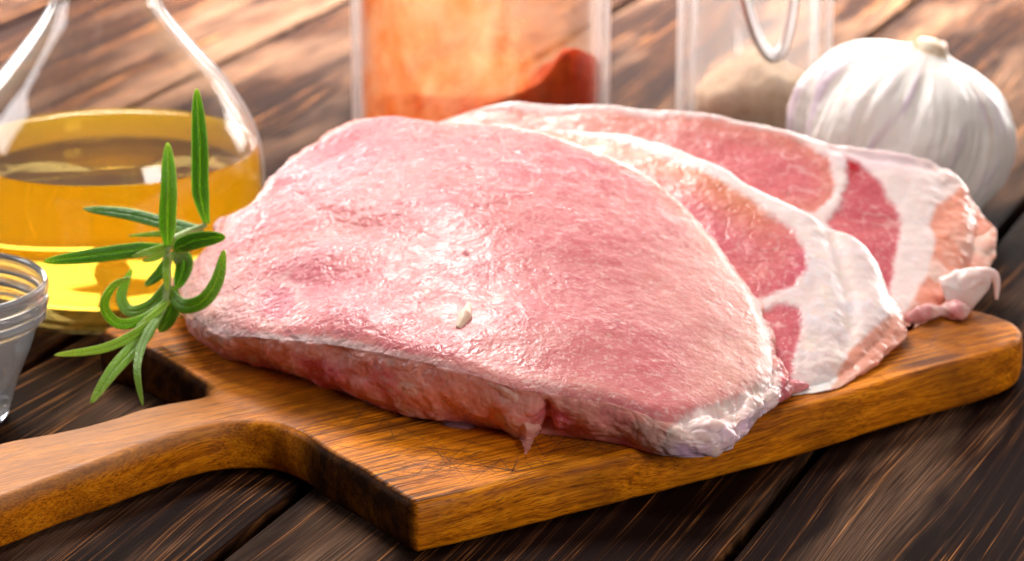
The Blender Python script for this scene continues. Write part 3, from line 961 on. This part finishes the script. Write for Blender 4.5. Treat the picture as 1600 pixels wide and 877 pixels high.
def lump(name, parent, path, radii, m, colr, seed, n=40, k=40, flat=1.0, amp=0.0012):
    """irregular lump of flesh grown along a path"""
    P = catmull(path, n, closed=False)
    R = np.interp(np.linspace(0, 1, n), np.linspace(0, 1, len(radii)), radii)
    V, F = tube(P, R, k, cap=True)
    nn = fbm(V, 200, 4, seed)
    c = np.repeat(P, k, 0)
    d = V - c; ln = np.maximum(np.linalg.norm(d, axis=1), 1e-9)[:, None]
    V = c + d * (1 + amp / 0.004 * 0.5 * nn[:, None]) * np.array([1, flat, 1])
    V[:, 2] = np.maximum(V[:, 2], T + 0.0004)
    col = np.tile(np.asarray(colr[0], float), (len(V), 1)); col = lerp(col, colr[1], 0.5 + nn)
    return mesh_obj(name, V, F, m, parent, cols=col)


# torn flap hanging off the front edge of the nearest chop


def flap(name, parent, rows_, m, colr, seed, thick=0.0016, push=0.0110):
    """thin ragged tongue of flesh hanging over the cut side; rows_: (left px, right px, py)"""
    K = catmull(np.array(rows_, float), 70, closed=False)
    us = np.linspace(-1, 1, 26)
    V = []
    for i_, (l_, r_, y_) in enumerate(K):
        zf = 0.0375 - (y_ - 596) / 80 * 0.0215
        t_ = i_ / 69
        out_ = push * math.sin(math.pi * min(0.62, 0.10 + t_ * 0.75)) - 0.0030 * (1 - t_) ** 3
        th2 = thick * (1 - 0.75 * t_)
        for sgn, ul in ((1, us), (-1, us[::-1][1:-1])):
            for u_ in ul:
                x_ = (l_ + r_) / 2 + u_ * (r_ - l_) / 2
                p = at(x_, y_, max(zf, T + 0.0012))
                rl = 0.0016 * max(0, u_) ** 3                      # right edge curls out
                p = p + np.array([0, -(out_ * (1 - 0.6 * u_ * u_) + rl) - sgn * th2 * math.sqrt(max(0.0, 1 - u_ * u_)), 0])
                V.append(p)
    V = np.array(V); k = 50
    V = V + 0.0009 * np.stack([fbm(V, 180, 3, seed), fbm(V, 180, 3, seed + 1), fbm(V, 180, 3, seed + 2)], -1)
    V[:, 2] = np.maximum(V[:, 2], T + 0.0004)
    nn = fbm(V, 160, 3, seed + 3)
    col = np.tile(np.asarray(colr[0], float), (len(V), 1)); col = lerp(col, colr[1], 0.5 + nn)
    F = [list(f) for f in grid_faces(70, k)] + [list(range(k))[::-1], [69 * k + q for q in range(k)]]
    mesh_obj(name, V, F, m, parent, cols=col, attrs={'tex': np.full(len(V), 0.2)})


flap('torn_flap', chop1, [(760, 850, 600), (774, 849, 608), (786, 842, 624), (796, 836, 640), (804, 846, 654), (808, 841, 668), (813, 834, 680), (819, 827, 692)], M_LEAN, ((0.76, 0.42, 0.34), (0.66, 0.22, 0.20)), 301)
flap('torn_flap', chop1, [(848, 868, 603), (850, 872, 609), (853, 868, 616), (856, 862, 622)], M_LEAN, ((0.80, 0.54, 0.48), (0.74, 0.40, 0.36)), 331, push=0.0070)
# small cream fleck of fat on the cut face
q = hit(727, 497, S1); q2 = hit(733, 477, S1); q3 = hit(716, 516, S1)
for qq in (q, q2, q3): qq[2] += 0.0006
lump('fat_fleck', chop1, [q2, q, q3], [0.0005, 0.0021, 0.0008], M_FAT, ((0.86, 0.70, 0.52), (0.80, 0.58, 0.44)), 311, flat=0.8, amp=0.001)
# curl of fat at the far right of the rear chop
fp = [at_y(1475, 462, .985), at_y(1505, 452, .985), at_y(1532, 436, .985), at_y(1548, 428, .985), at_y(1557, 440, .985), at_y(1557, 468, .984)]
lump('fat_tail', chop3, fp, [0.006, 0.0075, 0.0048, 0.0018, 0.0014, 0.0005], M_FAT, ((0.86, 0.76, 0.74), (0.80, 0.58, 0.54)), 321, flat=0.8, amp=0.0016)
fp = [at(1415, 500, T + .001), at(1440, 490, T + .003), at(1470, 484, T + .003), at(1502, 486, T + .003), at(1512, 482, T + .002)]
lump('meat_scrap', chop3, fp, [0.0008, 0.0026, 0.0022, 0.0030, 0.001], M_LEAN, ((0.78, 0.52, 0.48), (0.66, 0.28, 0.28)), 323, amp=0.004)
fp = [at(1196, 628, T + .001), at(1215, 618, T + .002), at(1240, 606, T + .002), at(1262, 603, T + .001)]
lump('meat_scrap', chop2, fp, [0.0010, 0.0024, 0.0020, 0.0006], M_LEAN, ((0.70, 0.30, 0.28), (0.60, 0.17, 0.20)), 325, amp=0.004)

# ------------------------------------------------------------------ meat juice on the board
tj = NT('meat_juice')
p_set(tj.b, Transmission_Weight=0.75, Roughness=0.05, IOR=1.34)
tj.b.inputs['Base Color'].default_value = (0.75, 0.52, 0.72, 1)
for (cx_, cy_, rx_, ry_, lab) in ((735, 655, 42, 15, 'wet purplish bead of meat juice at the foot of the front chop'), (588, 622, 22, 7, 'small bead of meat juice at the foot of the front chop, further left')):
    nT, nR = 60, 10
    th_ = np.linspace(0, 2 * np.pi, nT, endpoint=False)
    wob = 1 + 0.22 * np.sin(3 * th_ + 1) + 0.12 * np.sin(5 * th_ + cx_)
    rows = []
    for j in range(nR):
        q = 0.01 + 0.99 * j / (nR - 1)
        P = at(cx_ + rx_ * q * wob * np.cos(th_), cy_ + ry_ * q * wob * np.sin(th_), T + 0.0003)
        P[:, 2] += 0.0022 * math.sqrt(max(0, 1 - q * q))
        rows.append(P)
    o0 = at(cx_, cy_, T)
    oo = mesh_obj('juice_bead', np.vstack(rows), grid_faces(nR, nT), tj.m, None, origin=o0)
    tag(oo, lab, 'meat juice')

# ------------------------------------------------------------------ rosemary
tl = NT('rosemary_leaf')
u = tl.n('ShaderNodeAttribute', attribute_name='across')
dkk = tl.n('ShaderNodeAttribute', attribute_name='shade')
nz = tl.noise(tl.coords(), 900, 3, 0.6)
vor = tl.n('ShaderNodeTexVoronoi'); tl.l(tl.coords(), vor.inputs['Vector']); vor.inputs['Scale'].default_value = 1500
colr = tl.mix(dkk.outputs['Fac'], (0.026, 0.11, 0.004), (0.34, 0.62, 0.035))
colr = tl.mix(tl.math('MULTIPLY', nz, 0.35), colr, (0.12, 0.34, 0.02))
mid = tl.ramp(tl.math('ABSOLUTE', u.outputs['Fac']), [(0.0, 1.0), (0.10, 0.0)])
colr = tl.mix(tl.math('MULTIPLY', mid, 0.75), colr, (0.012, 0.05, 0.006))
edg = tl.ramp(tl.math('ABSOLUTE', u.outputs['Fac']), [(0.78, 0.0), (1.0, 1.0)])
colr = tl.mix(tl.math('MULTIPLY', edg, 0.55), colr, (0.34, 0.50, 0.14))
tl.l(colr, tl.b.inputs['Base Color'])
p_set(tl.b, Roughness=0.36, Subsurface_Weight=0.3, Subsurface_Radius=(0.6, 1.0, 0.15), Subsurface_Scale=0.002)
tl.l(tl.bump(vor.outputs['Distance'], 0.6, 0.0004), tl.b.inputs['Normal'])
ts = NT('rosemary_stem')
ts.l(ts.ramp(ts.noise(ts.coords(), 400, 3), [(0.3, (0.22, 0.36, 0.08)), (0.7, (0.42, 0.52, 0.20))]), ts.b.inputs['Base Color'])
p_set(ts.b, Roughness=0.5)

Ys = 0.935
sprig = empty('rosemary_sprig', tuple(at(258, 518, T)))
tag(sprig, 'sprig of fresh green rosemary leaning by the left end of the front chop', 'rosemary')
stem_keys = [at_y(322, 352, .950), at_y(296, 362, .946), at_y(268, 378, .940), at_y(261, 400, .938), at_y(262, 440, .936), at_y(258, 470, .934), at_y(244, 500, .930)]
sp_ = catmull(stem_keys, 60, closed=False)
Vs, Fs = tube(sp_, np.interp(np.linspace(0, 1, 60), [0, 0.3, 0.6, 1], [0.0008, 0.0014, 0.0013, 0.0009]), 12)
mesh_obj('stem', Vs, Fs, ts.m, sprig)


def leaf(pts, w, shade, twist=0.0, curl=0.10):
    """pts: (px, py, Y) from base to tip; w: widest width in px"""
    K = np.array([at_y(*p) for p in pts])
    n = 44
    P = arc3(catmull(K, 200, closed=False), n)
    T_ = np.gradient(P, axis=0); T_ /= np.linalg.norm(T_, axis=1)[:, None]
    view = P - np.array([0, 0, CAM_H]); view /= np.linalg.norm(view, axis=1)[:, None]
    A = np.cross(T_, view); A /= np.linalg.norm(A, axis=1)[:, None]      # across the blade
    Nn = np.cross(A, T_)                                                 # faces the camera or away
    Nn *= -np.sign((Nn * view).sum(1))[:, None]
    ct, st_ = math.cos(twist), math.sin(twist)
    A, Nn = A * ct + Nn * st_, Nn * ct - A * st_
    wid = w / FPX * P[:, 1].mean() / CP * 0.5 * 0.96
    t = np.linspace(0, 1, n)
    prof = wid * np.clip(np.minimum(1, (t / 0.34 + 0.30) ** 0.8) * np.sqrt(np.clip(1 - ((t - 0.40) / 0.605).clip(0) ** 2.2, 0, 1)), 0.02, 1)
    us = np.linspace(-1, 1, 15)
    rows = []
    for i in range(n):
        for u_ in us:
            hgt = -curl * u_ * u_ * prof[i] + -0.16 * prof[i] * math.exp(-(u_ / 0.10) ** 2)
            rows.append(P[i] + A[i] * u_ * prof[i] + Nn[i] * hgt)
        for u_ in us[::-1][1:-1]:                                         # underside
            hgt = -curl * u_ * u_ * prof[i] - 0.14 * prof[i] * (1 - u_ * u_) ** 0.5 - 0.05 * prof[i]
            rows.append(P[i] + A[i] * u_ * prof[i] * 0.97 + Nn[i] * hgt)
    k = len(us) * 2 - 2
    V = np.array(rows)
    F = [list(f) for f in grid_faces(n, k)] + [list(range(k))[::-1], [(n - 1) * k + j for j in range(k)]]
    uu = np.tile(np.r_[us, us[::-1][1:-1]], n)
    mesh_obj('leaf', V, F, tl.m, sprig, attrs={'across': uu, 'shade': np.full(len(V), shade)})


def arc3(C, n):
    L = np.concatenate([[0], np.cumsum(np.linalg.norm(np.diff(C, axis=0), axis=1))])
    s = np.linspace(0, L[-1], n)
    return np.stack([np.interp(s, L, C[:, k]) for k in range(3)], -1)


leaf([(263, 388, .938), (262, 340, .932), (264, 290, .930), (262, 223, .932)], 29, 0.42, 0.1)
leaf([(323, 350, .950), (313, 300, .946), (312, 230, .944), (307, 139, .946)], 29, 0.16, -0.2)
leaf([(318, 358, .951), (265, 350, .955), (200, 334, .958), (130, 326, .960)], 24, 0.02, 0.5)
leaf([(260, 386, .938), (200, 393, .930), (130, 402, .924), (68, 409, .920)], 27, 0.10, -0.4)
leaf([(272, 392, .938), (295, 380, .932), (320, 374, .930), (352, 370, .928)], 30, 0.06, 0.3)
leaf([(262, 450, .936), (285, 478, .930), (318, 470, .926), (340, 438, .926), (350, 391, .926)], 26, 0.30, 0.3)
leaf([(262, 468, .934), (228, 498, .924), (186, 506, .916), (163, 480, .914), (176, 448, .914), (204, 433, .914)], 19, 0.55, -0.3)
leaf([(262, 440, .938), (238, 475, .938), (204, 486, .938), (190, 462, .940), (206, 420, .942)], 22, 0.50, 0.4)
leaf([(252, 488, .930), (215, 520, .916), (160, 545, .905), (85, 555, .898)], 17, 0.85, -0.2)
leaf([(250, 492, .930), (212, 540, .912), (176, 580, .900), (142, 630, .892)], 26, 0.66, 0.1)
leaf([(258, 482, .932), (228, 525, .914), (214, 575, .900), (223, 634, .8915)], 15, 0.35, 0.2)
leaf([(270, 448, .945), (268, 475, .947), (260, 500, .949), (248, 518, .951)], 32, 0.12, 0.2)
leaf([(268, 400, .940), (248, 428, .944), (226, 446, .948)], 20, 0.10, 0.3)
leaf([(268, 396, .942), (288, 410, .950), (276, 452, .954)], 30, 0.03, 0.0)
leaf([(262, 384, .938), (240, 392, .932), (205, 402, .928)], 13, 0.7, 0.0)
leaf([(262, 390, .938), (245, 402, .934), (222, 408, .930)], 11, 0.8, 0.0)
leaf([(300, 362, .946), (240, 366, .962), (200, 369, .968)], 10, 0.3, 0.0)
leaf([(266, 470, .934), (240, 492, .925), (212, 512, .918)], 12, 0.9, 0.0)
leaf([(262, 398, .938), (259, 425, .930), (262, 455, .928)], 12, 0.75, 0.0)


# ------------------------------------------------------------------ the oil bottle
def z_at(py, Y): return float(at_y(800, py, Y)[2])


BY = 1.065
bxw = float(at_y(176, 300, BY)[0])
pxm = lambda v: v / FPX * (BY * CP + 0.25 * SP)
hw = [(535, 215), (505, 232), (470, 240), (400, 243), (330, 243), (290, 242), (250, 240), (210, 230), (170, 211), (130, 184), (95, 154), (60, 124), (30, 101), (0, 84), (-40, 72), (-90, 66), (-150, 64), (-260, 66)]
outer = [(pxm(w_), max(0.0, z_at(py_, BY))) for py_, w_ in hw]
outer = [(p[0], p[1]) for p in outer]
zb = outer[0][1]
outer = [(p[0], p[1] - zb) for p in outer]
oc_ = catmull(outer, 90, closed=False)
TH = 0.0017
nrm_ = np.gradient(oc_, axis=0); nrm_ = np.stack([-nrm_[:, 1], nrm_[:, 0]], -1); nrm_ /= np.linalg.norm(nrm_, axis=1)[:, None]
inn = oc_ + nrm_ * TH
inn = inn[inn[:, 1] > 0.0085]
bot_out = [(0.0001, 0.0032), (0.018, 0.0028), (0.034, 0.0014), (oc_[0, 0] - 0.004, 0.0002), (oc_[0, 0] - 0.001, 0.0006)]
bot_in = [(inn[0, 0] - 0.002, 0.0072), (inn[0, 0] * 0.8, 0.0066), (0.02, 0.0078), (0.0001, 0.0085)]
rim_ = [(oc_[-1, 0] + 0.0006, oc_[-1, 1] + 0.001), (oc_[-1, 0] - TH / 2, oc_[-1, 1] + 0.0022), (inn[-1, 0] - 0.0003, inn[-1, 1] + 0.001)]
prof = bot_out + [tuple(p) for p in oc_[1:]] + rim_ + [tuple(p) for p in inn[::-1]] + bot_in
bottle = empty('oil_bottle', (bxw, BY, 0.0))
tag(bottle, 'round clear glass bottle half full of golden oil, behind the rosemary', 'bottle')
Vb, Fb = lathe(prof, 160, bxw, BY, 0.0005)
ph = np.arctan2(Vb[:, 1] - BY, Vb[:, 0] - bxw)
mesh_obj('glass_body', Vb, Fb, mat_thin_glass('bottle_glass', edge_pow=6.0), bottle)
# oil, filled a hair into the glass
zl = z_at(232, BY) - zb + 0.0005
oi_ = oc_ + nrm_ * (TH - 0.00025)
oi_ = oi_[(oi_[:, 1] > 0.0085) & (oi_[:, 1] < zl)]
lastr = np.interp(zl, (oc_ + nrm_ * (TH - 0.00025))[:, 1], (oc_ + nrm_ * (TH - 0.00025))[:, 0])
bo = [(0.0001, 0.0083), (0.02, 0.0076), (oi_[0, 0] * 0.8, 0.0064), (oi_[0, 0] - 0.002, 0.0070)]
prof = bo + [tuple(p) for p in oi_] + [(lastr, zl), (lastr - 0.0010, zl - 0.0007), (lastr - 0.003, zl - 0.0012), (0.02, zl - 0.0013), (0.0001, zl - 0.0013)]
Vo, Fo = lathe(prof, 160, bxw, BY, 0.0005)
mesh_obj('oil', Vo, Fo, M_OIL, bottle)

# ------------------------------------------------------------------ small glass bowl at the left edge
WY = 0.925
r_px = lambda v: v / FPX * (WY * CP + 0.31 * SP)
wx = float(at_y(-92, 440, WY)[0])
zr = z_at(441, WY)
R0 = r_px(166)
mm = 0.001
prof = [(0.0001, 0.001), (R0 * .45, 0.001), (R0 * .5, 0.0), (R0 * .56, 0.001), (R0 * .66, zr * .25), (R0 * .80, zr * .50), (R0 * .885, zr - 14.5 * mm), (R0 * .93, zr - 13.3 * mm), (R0 * .965, zr - 12.3 * mm), (R0 * .975, zr - 11 * mm), (R0 * .965, zr - 9.8 * mm),
        (R0 * .955, zr - 9.4 * mm), (R0 * .985, zr - 8.6 * mm), (R0 * .995, zr - 7.2 * mm), (R0 * .985, zr - 5.9 * mm), (R0 * .968, zr - 5.5 * mm), (R0 * .990, zr - 4.6 * mm), (R0, zr - 2.6 * mm), (R0 * .992, zr - 0.9 * mm), (R0 * .97, zr),
        (R0 * .945, zr - 0.5 * mm), (R0 * .93, zr - 2 * mm), (R0 * .905, zr - 6 * mm), (R0 * .875, zr - 10 * mm), (R0 * .80, zr - 16 * mm), (R0 * .70, zr * .48), (R0 * .56, zr * .22), (R0 * .4, 0.0048), (0.0001, 0.0042)]
Vw, Fw = lathe(catmull(prof, 150, closed=False).clip([0.0001, 0], None), 160, wx, WY, 0.0005)
bowl = empty('glass_bowl', (wx, WY, 0))
tag(bowl, 'small clear glass bowl with a ribbed rim, cut off by the left edge', 'bowl')
tb = NT('milky_bowl_glass')
p_set(tb.b, Transmission_Weight=1.0, Roughness=0.03, IOR=1.5)
tb_t = tb.n('ShaderNodeBsdfTranslucent'); tb_t.inputs[0].default_value = (0.9, 0.92, 0.96, 1)
tb_d = tb.n('ShaderNodeBsdfDiffuse'); tb_d.inputs[0].default_value = (0.9, 0.92, 0.96, 1)
tb_a = tb.n('ShaderNodeMixShader'); tb.l(tb_t.outputs[0], tb_a.inputs[1]); tb.l(tb_d.outputs[0], tb_a.inputs[2])
tb_m = tb.n('ShaderNodeMixShader'); tb_m.inputs[0].default_value = 0.07; tb.l(tb.b.outputs[0], tb_m.inputs[1]); tb.l(tb_a.outputs[0], tb_m.inputs[2])
tb.l(tb_m.outputs[0], tb.out.inputs['Surface'])
mesh_obj('glass_body', Vw, Fw, tb.m, bowl)
tsalt = NT('coarse_salt'); p_set(tsalt.b, Roughness=0.3, Transmission_Weight=0.4); tsalt.b.inputs['Base Color'].default_value = (0.85, 0.83, 0.82, 1)


# ------------------------------------------------------------------ jars
def round_square(r, c, n=128):
    t = np.linspace(0, 2 * np.pi, n, endpoint=False)
    e = c
    x = np.sign(np.cos(t)) * np.abs(np.cos(t)) ** e; y = np.sign(np.sin(t)) * np.abs(np.sin(t)) ** e
    return r * x, r * y


def jar(name, cx, cy, r, z1, cexp, m, parent, th=0.0035, zb=0.004):
    x, y = round_square(1, cexp)
    rows = []
    for (s, z) in ((0.02, 0.0), (r - .006, 0.0), (r - .0015, 0.0015), (r, 0.006), (r, z1), (r - th / 2, z1 + .002), (r - th, z1), (r - th, 0.012), (r - th - .003, zb + .003), (r - th - .010, zb), (0.02, zb)):
        rows.append(np.c_[cx + x * s, cy + y * s, np.full(len(x), z)])
    return mesh_obj(name, np.vstack(rows), grid_faces(len(rows), len(x)), m, parent)


def pap_dust(t):
    co = t.coords()
    sep = t.n('ShaderNodeSeparateXYZ'); t.l(co, sep.inputs[0])
    n1 = t.noise(co, 26, 5, 0.6, 0.5)
    n2 = t.noise(co, 90, 4, 0.7)
    # heavier towards the left wall and the bottom, where it was shaken
    lf = t.ramp(sep.outputs[0], [(0.0, 0.0), (1.0, 1.0)])
    xx = t.math('MULTIPLY', sep.outputs[0], -7.0)
    dens = t.math('ADD', t.math('MULTIPLY', n1, 1.6), t.math('ADD', xx, t.math('MULTIPLY', n2, 0.5)))
    fac = t.ramp(t.math('MULTIPLY', dens, 0.5), [(0.42, 0.10), (0.56, 0.42), (0.72, 0.95)])
    c1 = t.mix(t.ramp(t.noise(t.coords(scale=(1, 1, 0.45), loc=(0.4, 0.2, 0.1)), 42, 4, 0.65, 0.8), [(0.36, 0.0), (0.60, 1.0)]), (0.80, 0.19, 0.012), (0.95, 0.56, 0.28))
    return c1, c1, fac


MY = 1.24
jpx = lambda v, Y: v / FPX * (Y * CP + 0.2 * SP)
jx = float(at_y(752, 100, MY)[0]); jr = jpx(204, MY)
MG1 = mat_thin_glass('dusty_jar_glass', pap_dust)
MG2 = mat_thin_glass('jar_glass', edge_pow=5.0)
MG3 = mat_thin_glass('cloudy_jar_glass', edge_pow=4.0, haze=0.05)
jar1 = empty('spice_jar', (jx, MY, 0))
tag(jar1, 'clear glass jar with bright red paprika powder sloping to one side', 'jar')
jar('glass_body', jx, MY, jr, 0.17, 0.42, MG2, jar1)
fx_, fy_ = round_square(jr - 0.0040, 0.42, 160)
zz_ = np.linspace(0.012, 0.168, 30)
Vf = np.vstack([np.c_[jx + fx_, MY + fy_, np.full(160, z_)] for z_ in zz_])
mesh_obj('powder_film', Vf, grid_faces(30, 160), MG1, jar1)


def powder(name, cx, cy, r, cexp, topf, m, parent, nr=40, z0=0.0045):
    x, y = round_square(1, cexp, 160)
    rows = [np.c_[cx + x * 0.02, cy + y * .02, np.full(160, z0)], np.c_[cx + x * (r - .012), cy + y * (r - .012), np.full(160, z0)], np.c_[cx + x * r, cy + y * r, np.full(160, z0 + 0.009)]]
    for j in range(nr):
        s = r * (1 - j / (nr - 1) * 0.995)
        X, Y = x * s, y * s
        z = np.maximum(topf(X / r, Y / r), z0 + 0.010)
        z = z + 0.0045 * fbm(np.c_[X, Y, 0 * X], 60, 5, 5) * (0.4 if j == 0 else 1)
        rows.append(np.c_[cx + X, cy + Y, z])
    return mesh_obj(name, np.vstack(rows), grid_faces(len(rows), 160), m, parent)


zA, zB = z_at(80, MY - jr), z_at(180, MY - jr)
powder('paprika', jx, MY, jr - 0.0042, 0.42, lambda u, v: np.interp(u + 0.15 * np.sin(v * 2), [-1, -0.3, 0.15, 0.35, 0.62, 1.0], [zB - .010, zB - .003, zB + .008, zB + .012, zA, zA - .002]) - 0.018 * (v + 1),
       mat_powder('paprika_powder', (0.34, 0.012, 0.003), (0.60, 0.050, 0.005)), jar1)

GY = 1.262
gx = float(at_y(1178, 100, GY)[0]); gr = jpx(123, GY)
jar2 = empty('spice_jar', (gx, GY, 0))
tag(jar2, 'clip top glass jar of beige ground spice with wire loop, beside the garlic', 'jar')
jar('glass_body', gx, GY, gr, 0.15, 1.0, MG3, jar2, th=0.0055)
zg = z_at(96, GY - gr * .4)
powder('ground_spice', gx, GY, gr - 0.0080, 1.0, lambda u, v: zg - 0.014 * np.abs(u - 0.15) ** 1.5 - 0.006 * (v * v), mat_powder('ground_spice', (0.66, 0.44, 0.28), (0.86, 0.66, 0.48)), jar2)
wy = GY - gr - 0.004
wk = [at_y(1158, -60, wy), at_y(1164, -5, wy), at_y(1178, 45, wy), at_y(1192, 76, wy), at_y(1208, 90, wy), at_y(1224, 76, wy), at_y(1234, 40, wy), at_y(1241, -5, wy), at_y(1246, -60, wy)]
Vx, Fx = tube(catmull(wk, 90, closed=False), 0.0023, 14)
tw = NT('steel_wire'); p_set(tw.b, Metallic=1.0, Roughness=0.32); tw.b.inputs['Base Color'].default_value = (0.86, 0.86, 0.88, 1)
mesh_obj('wire_bail', Vx, Fx, tw.m, jar2)

# ------------------------------------------------------------------ garlic bulb
GAY = 1.155
gc = at_y(1403, 235, GAY)
Rg = 173 / FPX * (GAY * CP + 0.25 * SP)
garlic = empty('garlic_bulb', (float(gc[0]), GAY, 0))
tag(garlic, 'whole white garlic bulb with faint purple streaks, behind the rear chop', 'garlic')
nT, nP = 360, 220
th_ = np.linspace(0, 2 * np.pi, nT, endpoint=False)[None, :]
ph_ = np.linspace(0.0, 1.0, nP)[:, None]                      # 0 = root, 1 = neck
pz = np.array([(0.0, 0.06), (0.30, 0.0), (0.62, 0.05), (0.86, 0.20), (0.98, 0.45), (1.02, 0.75), (1.0, 1.02), (0.92, 1.26), (0.76, 1.45), (0.55, 1.57), (0.36, 1.63), (0.27, 1.66), (0.22, 1.69), (0.20, 1.71)])
pc = catmull(pz, nP, closed=False)
rr = pc[:, 0][:, None]; zz = pc[:, 1][:, None]
lob = np.array([0.35, 1.3, 2.4, 3.35, 4.05, 4.75, 5.75]); lw = 0.50
lobes = 0
for a_ in lob:
    d_ = np.angle(np.exp(1j * (th_ - a_ - 0.45 * (ph_ - 0.5) - 0.12 * np.sin(5 * ph_ + a_))))
    lobes = np.maximum(lobes, np.exp(-(d_ / lw) ** 2))
amp = np.sin(np.pi * np.clip(ph_, 0, 1)) ** 0.7
Pn = np.stack([np.cos(th_) * rr, np.sin(th_) * rr, zz + 0 * th_], -1)
st = np.stack([np.cos(th_) * 1 + 0 * rr, np.sin(th_) + 0 * rr, 0.15 * zz + 0 * th_], -1)
strk = fbm(st, 9, 3, 71); strk2 = fbm(st, 26, 3, 72)
rad = rr * (0.85 + 0.17 * lobes * amp + 0.035 * strk * amp + 0.005 * strk2 * amp) + 0.01 * fbm(Pn, 5, 3, 73) * amp
X = rad * np.cos(th_); Yy = rad * np.sin(th_)
zc = zz * Rg * 0.875 + 0 * th_
tl_ = math.radians(17)
xa, za = X * Rg * 1.02, zc
Xw = xa * math.cos(tl_) + za * math.sin(tl_) - 0.0065
Zw = -xa * math.sin(tl_) + za * math.cos(tl_)
Zw = Zw - Zw.min() + 0.0006
Vg = np.stack([Xw, Yy * Rg * 0.95, Zw], -1).reshape(-1, 3) + np.array([gc[0] - 0.0012, GAY, 0])
colg = np.tile(np.array([0.86, 0.81, 0.775]), (nT * nP, 1))
pur = (sm(0.15, 0.75, strk) * sm(0.05, 0.25, ph_) * sm(0.98, 0.5, ph_)).ravel()
colg = lerp(colg, np.array([0.56, 0.38, 0.58]), 0.55 * pur)
colg = lerp(colg, np.array([0.68, 0.50, 0.32]), 0.7 * (sm(0.25, 0.8, fbm(st, 14, 3, 75)) * sm(0.3, 0.7, ph_ + 0 * th_)).ravel())
colg = lerp(colg, np.array([0.62, 0.38, 0.16]), 0.9 * sm(0.90, 0.96, (ph_ + 0.03 * strk)).ravel())
tg = NT('garlic_skin')
ga = tg.n('ShaderNodeAttribute', attribute_name='col')
tg.l(ga.outputs['Color'], tg.b.inputs['Base Color'])
p_set(tg.b, Roughness=0.42, Subsurface_Weight=0.25, Subsurface_Radius=(1, 0.7, 0.6), Subsurface_Scale=0.005)
tg.l(tg.bump(tg.noise(tg.coords(scale=(1, 1, 0.2)), 260, 3, 0.6), 0.2, 0.0005), tg.b.inputs['Normal'])
Fg = np.vstack([grid_faces(nP, nT)])
mesh_obj('bulb', Vg, Fg, tg.m, garlic, cols=colg)
# cut neck with dry brown papery collar
top_c = Vg.reshape(nP, nT, 3)[-1].mean(0)
nk = [top_c + np.array([-0.001, 0, -0.006]), top_c + np.array([0, 0, -0.001]), top_c + np.array([0.0010, 0, 0.0032])]
Vn, Fn = tube(catmull(nk, 24, closed=False), np.interp(np.linspace(0, 1, 24), [0, .6, 1], [0.0078, 0.0070, 0.0052]), 40)
Vn = Vn + 0.0006 * fbm(Vn, 300, 3, 81)[:, None]
cn = np.tile(np.array([0.80, 0.70, 0.56]), (len(Vn), 1)); cn = lerp(cn, np.array([0.50, 0.24, 0.06]), 0.6 + fbm(Vn, 200, 3, 82))
mesh_obj('neck', Vn, Fn, tg.m, garlic, cols=cn)
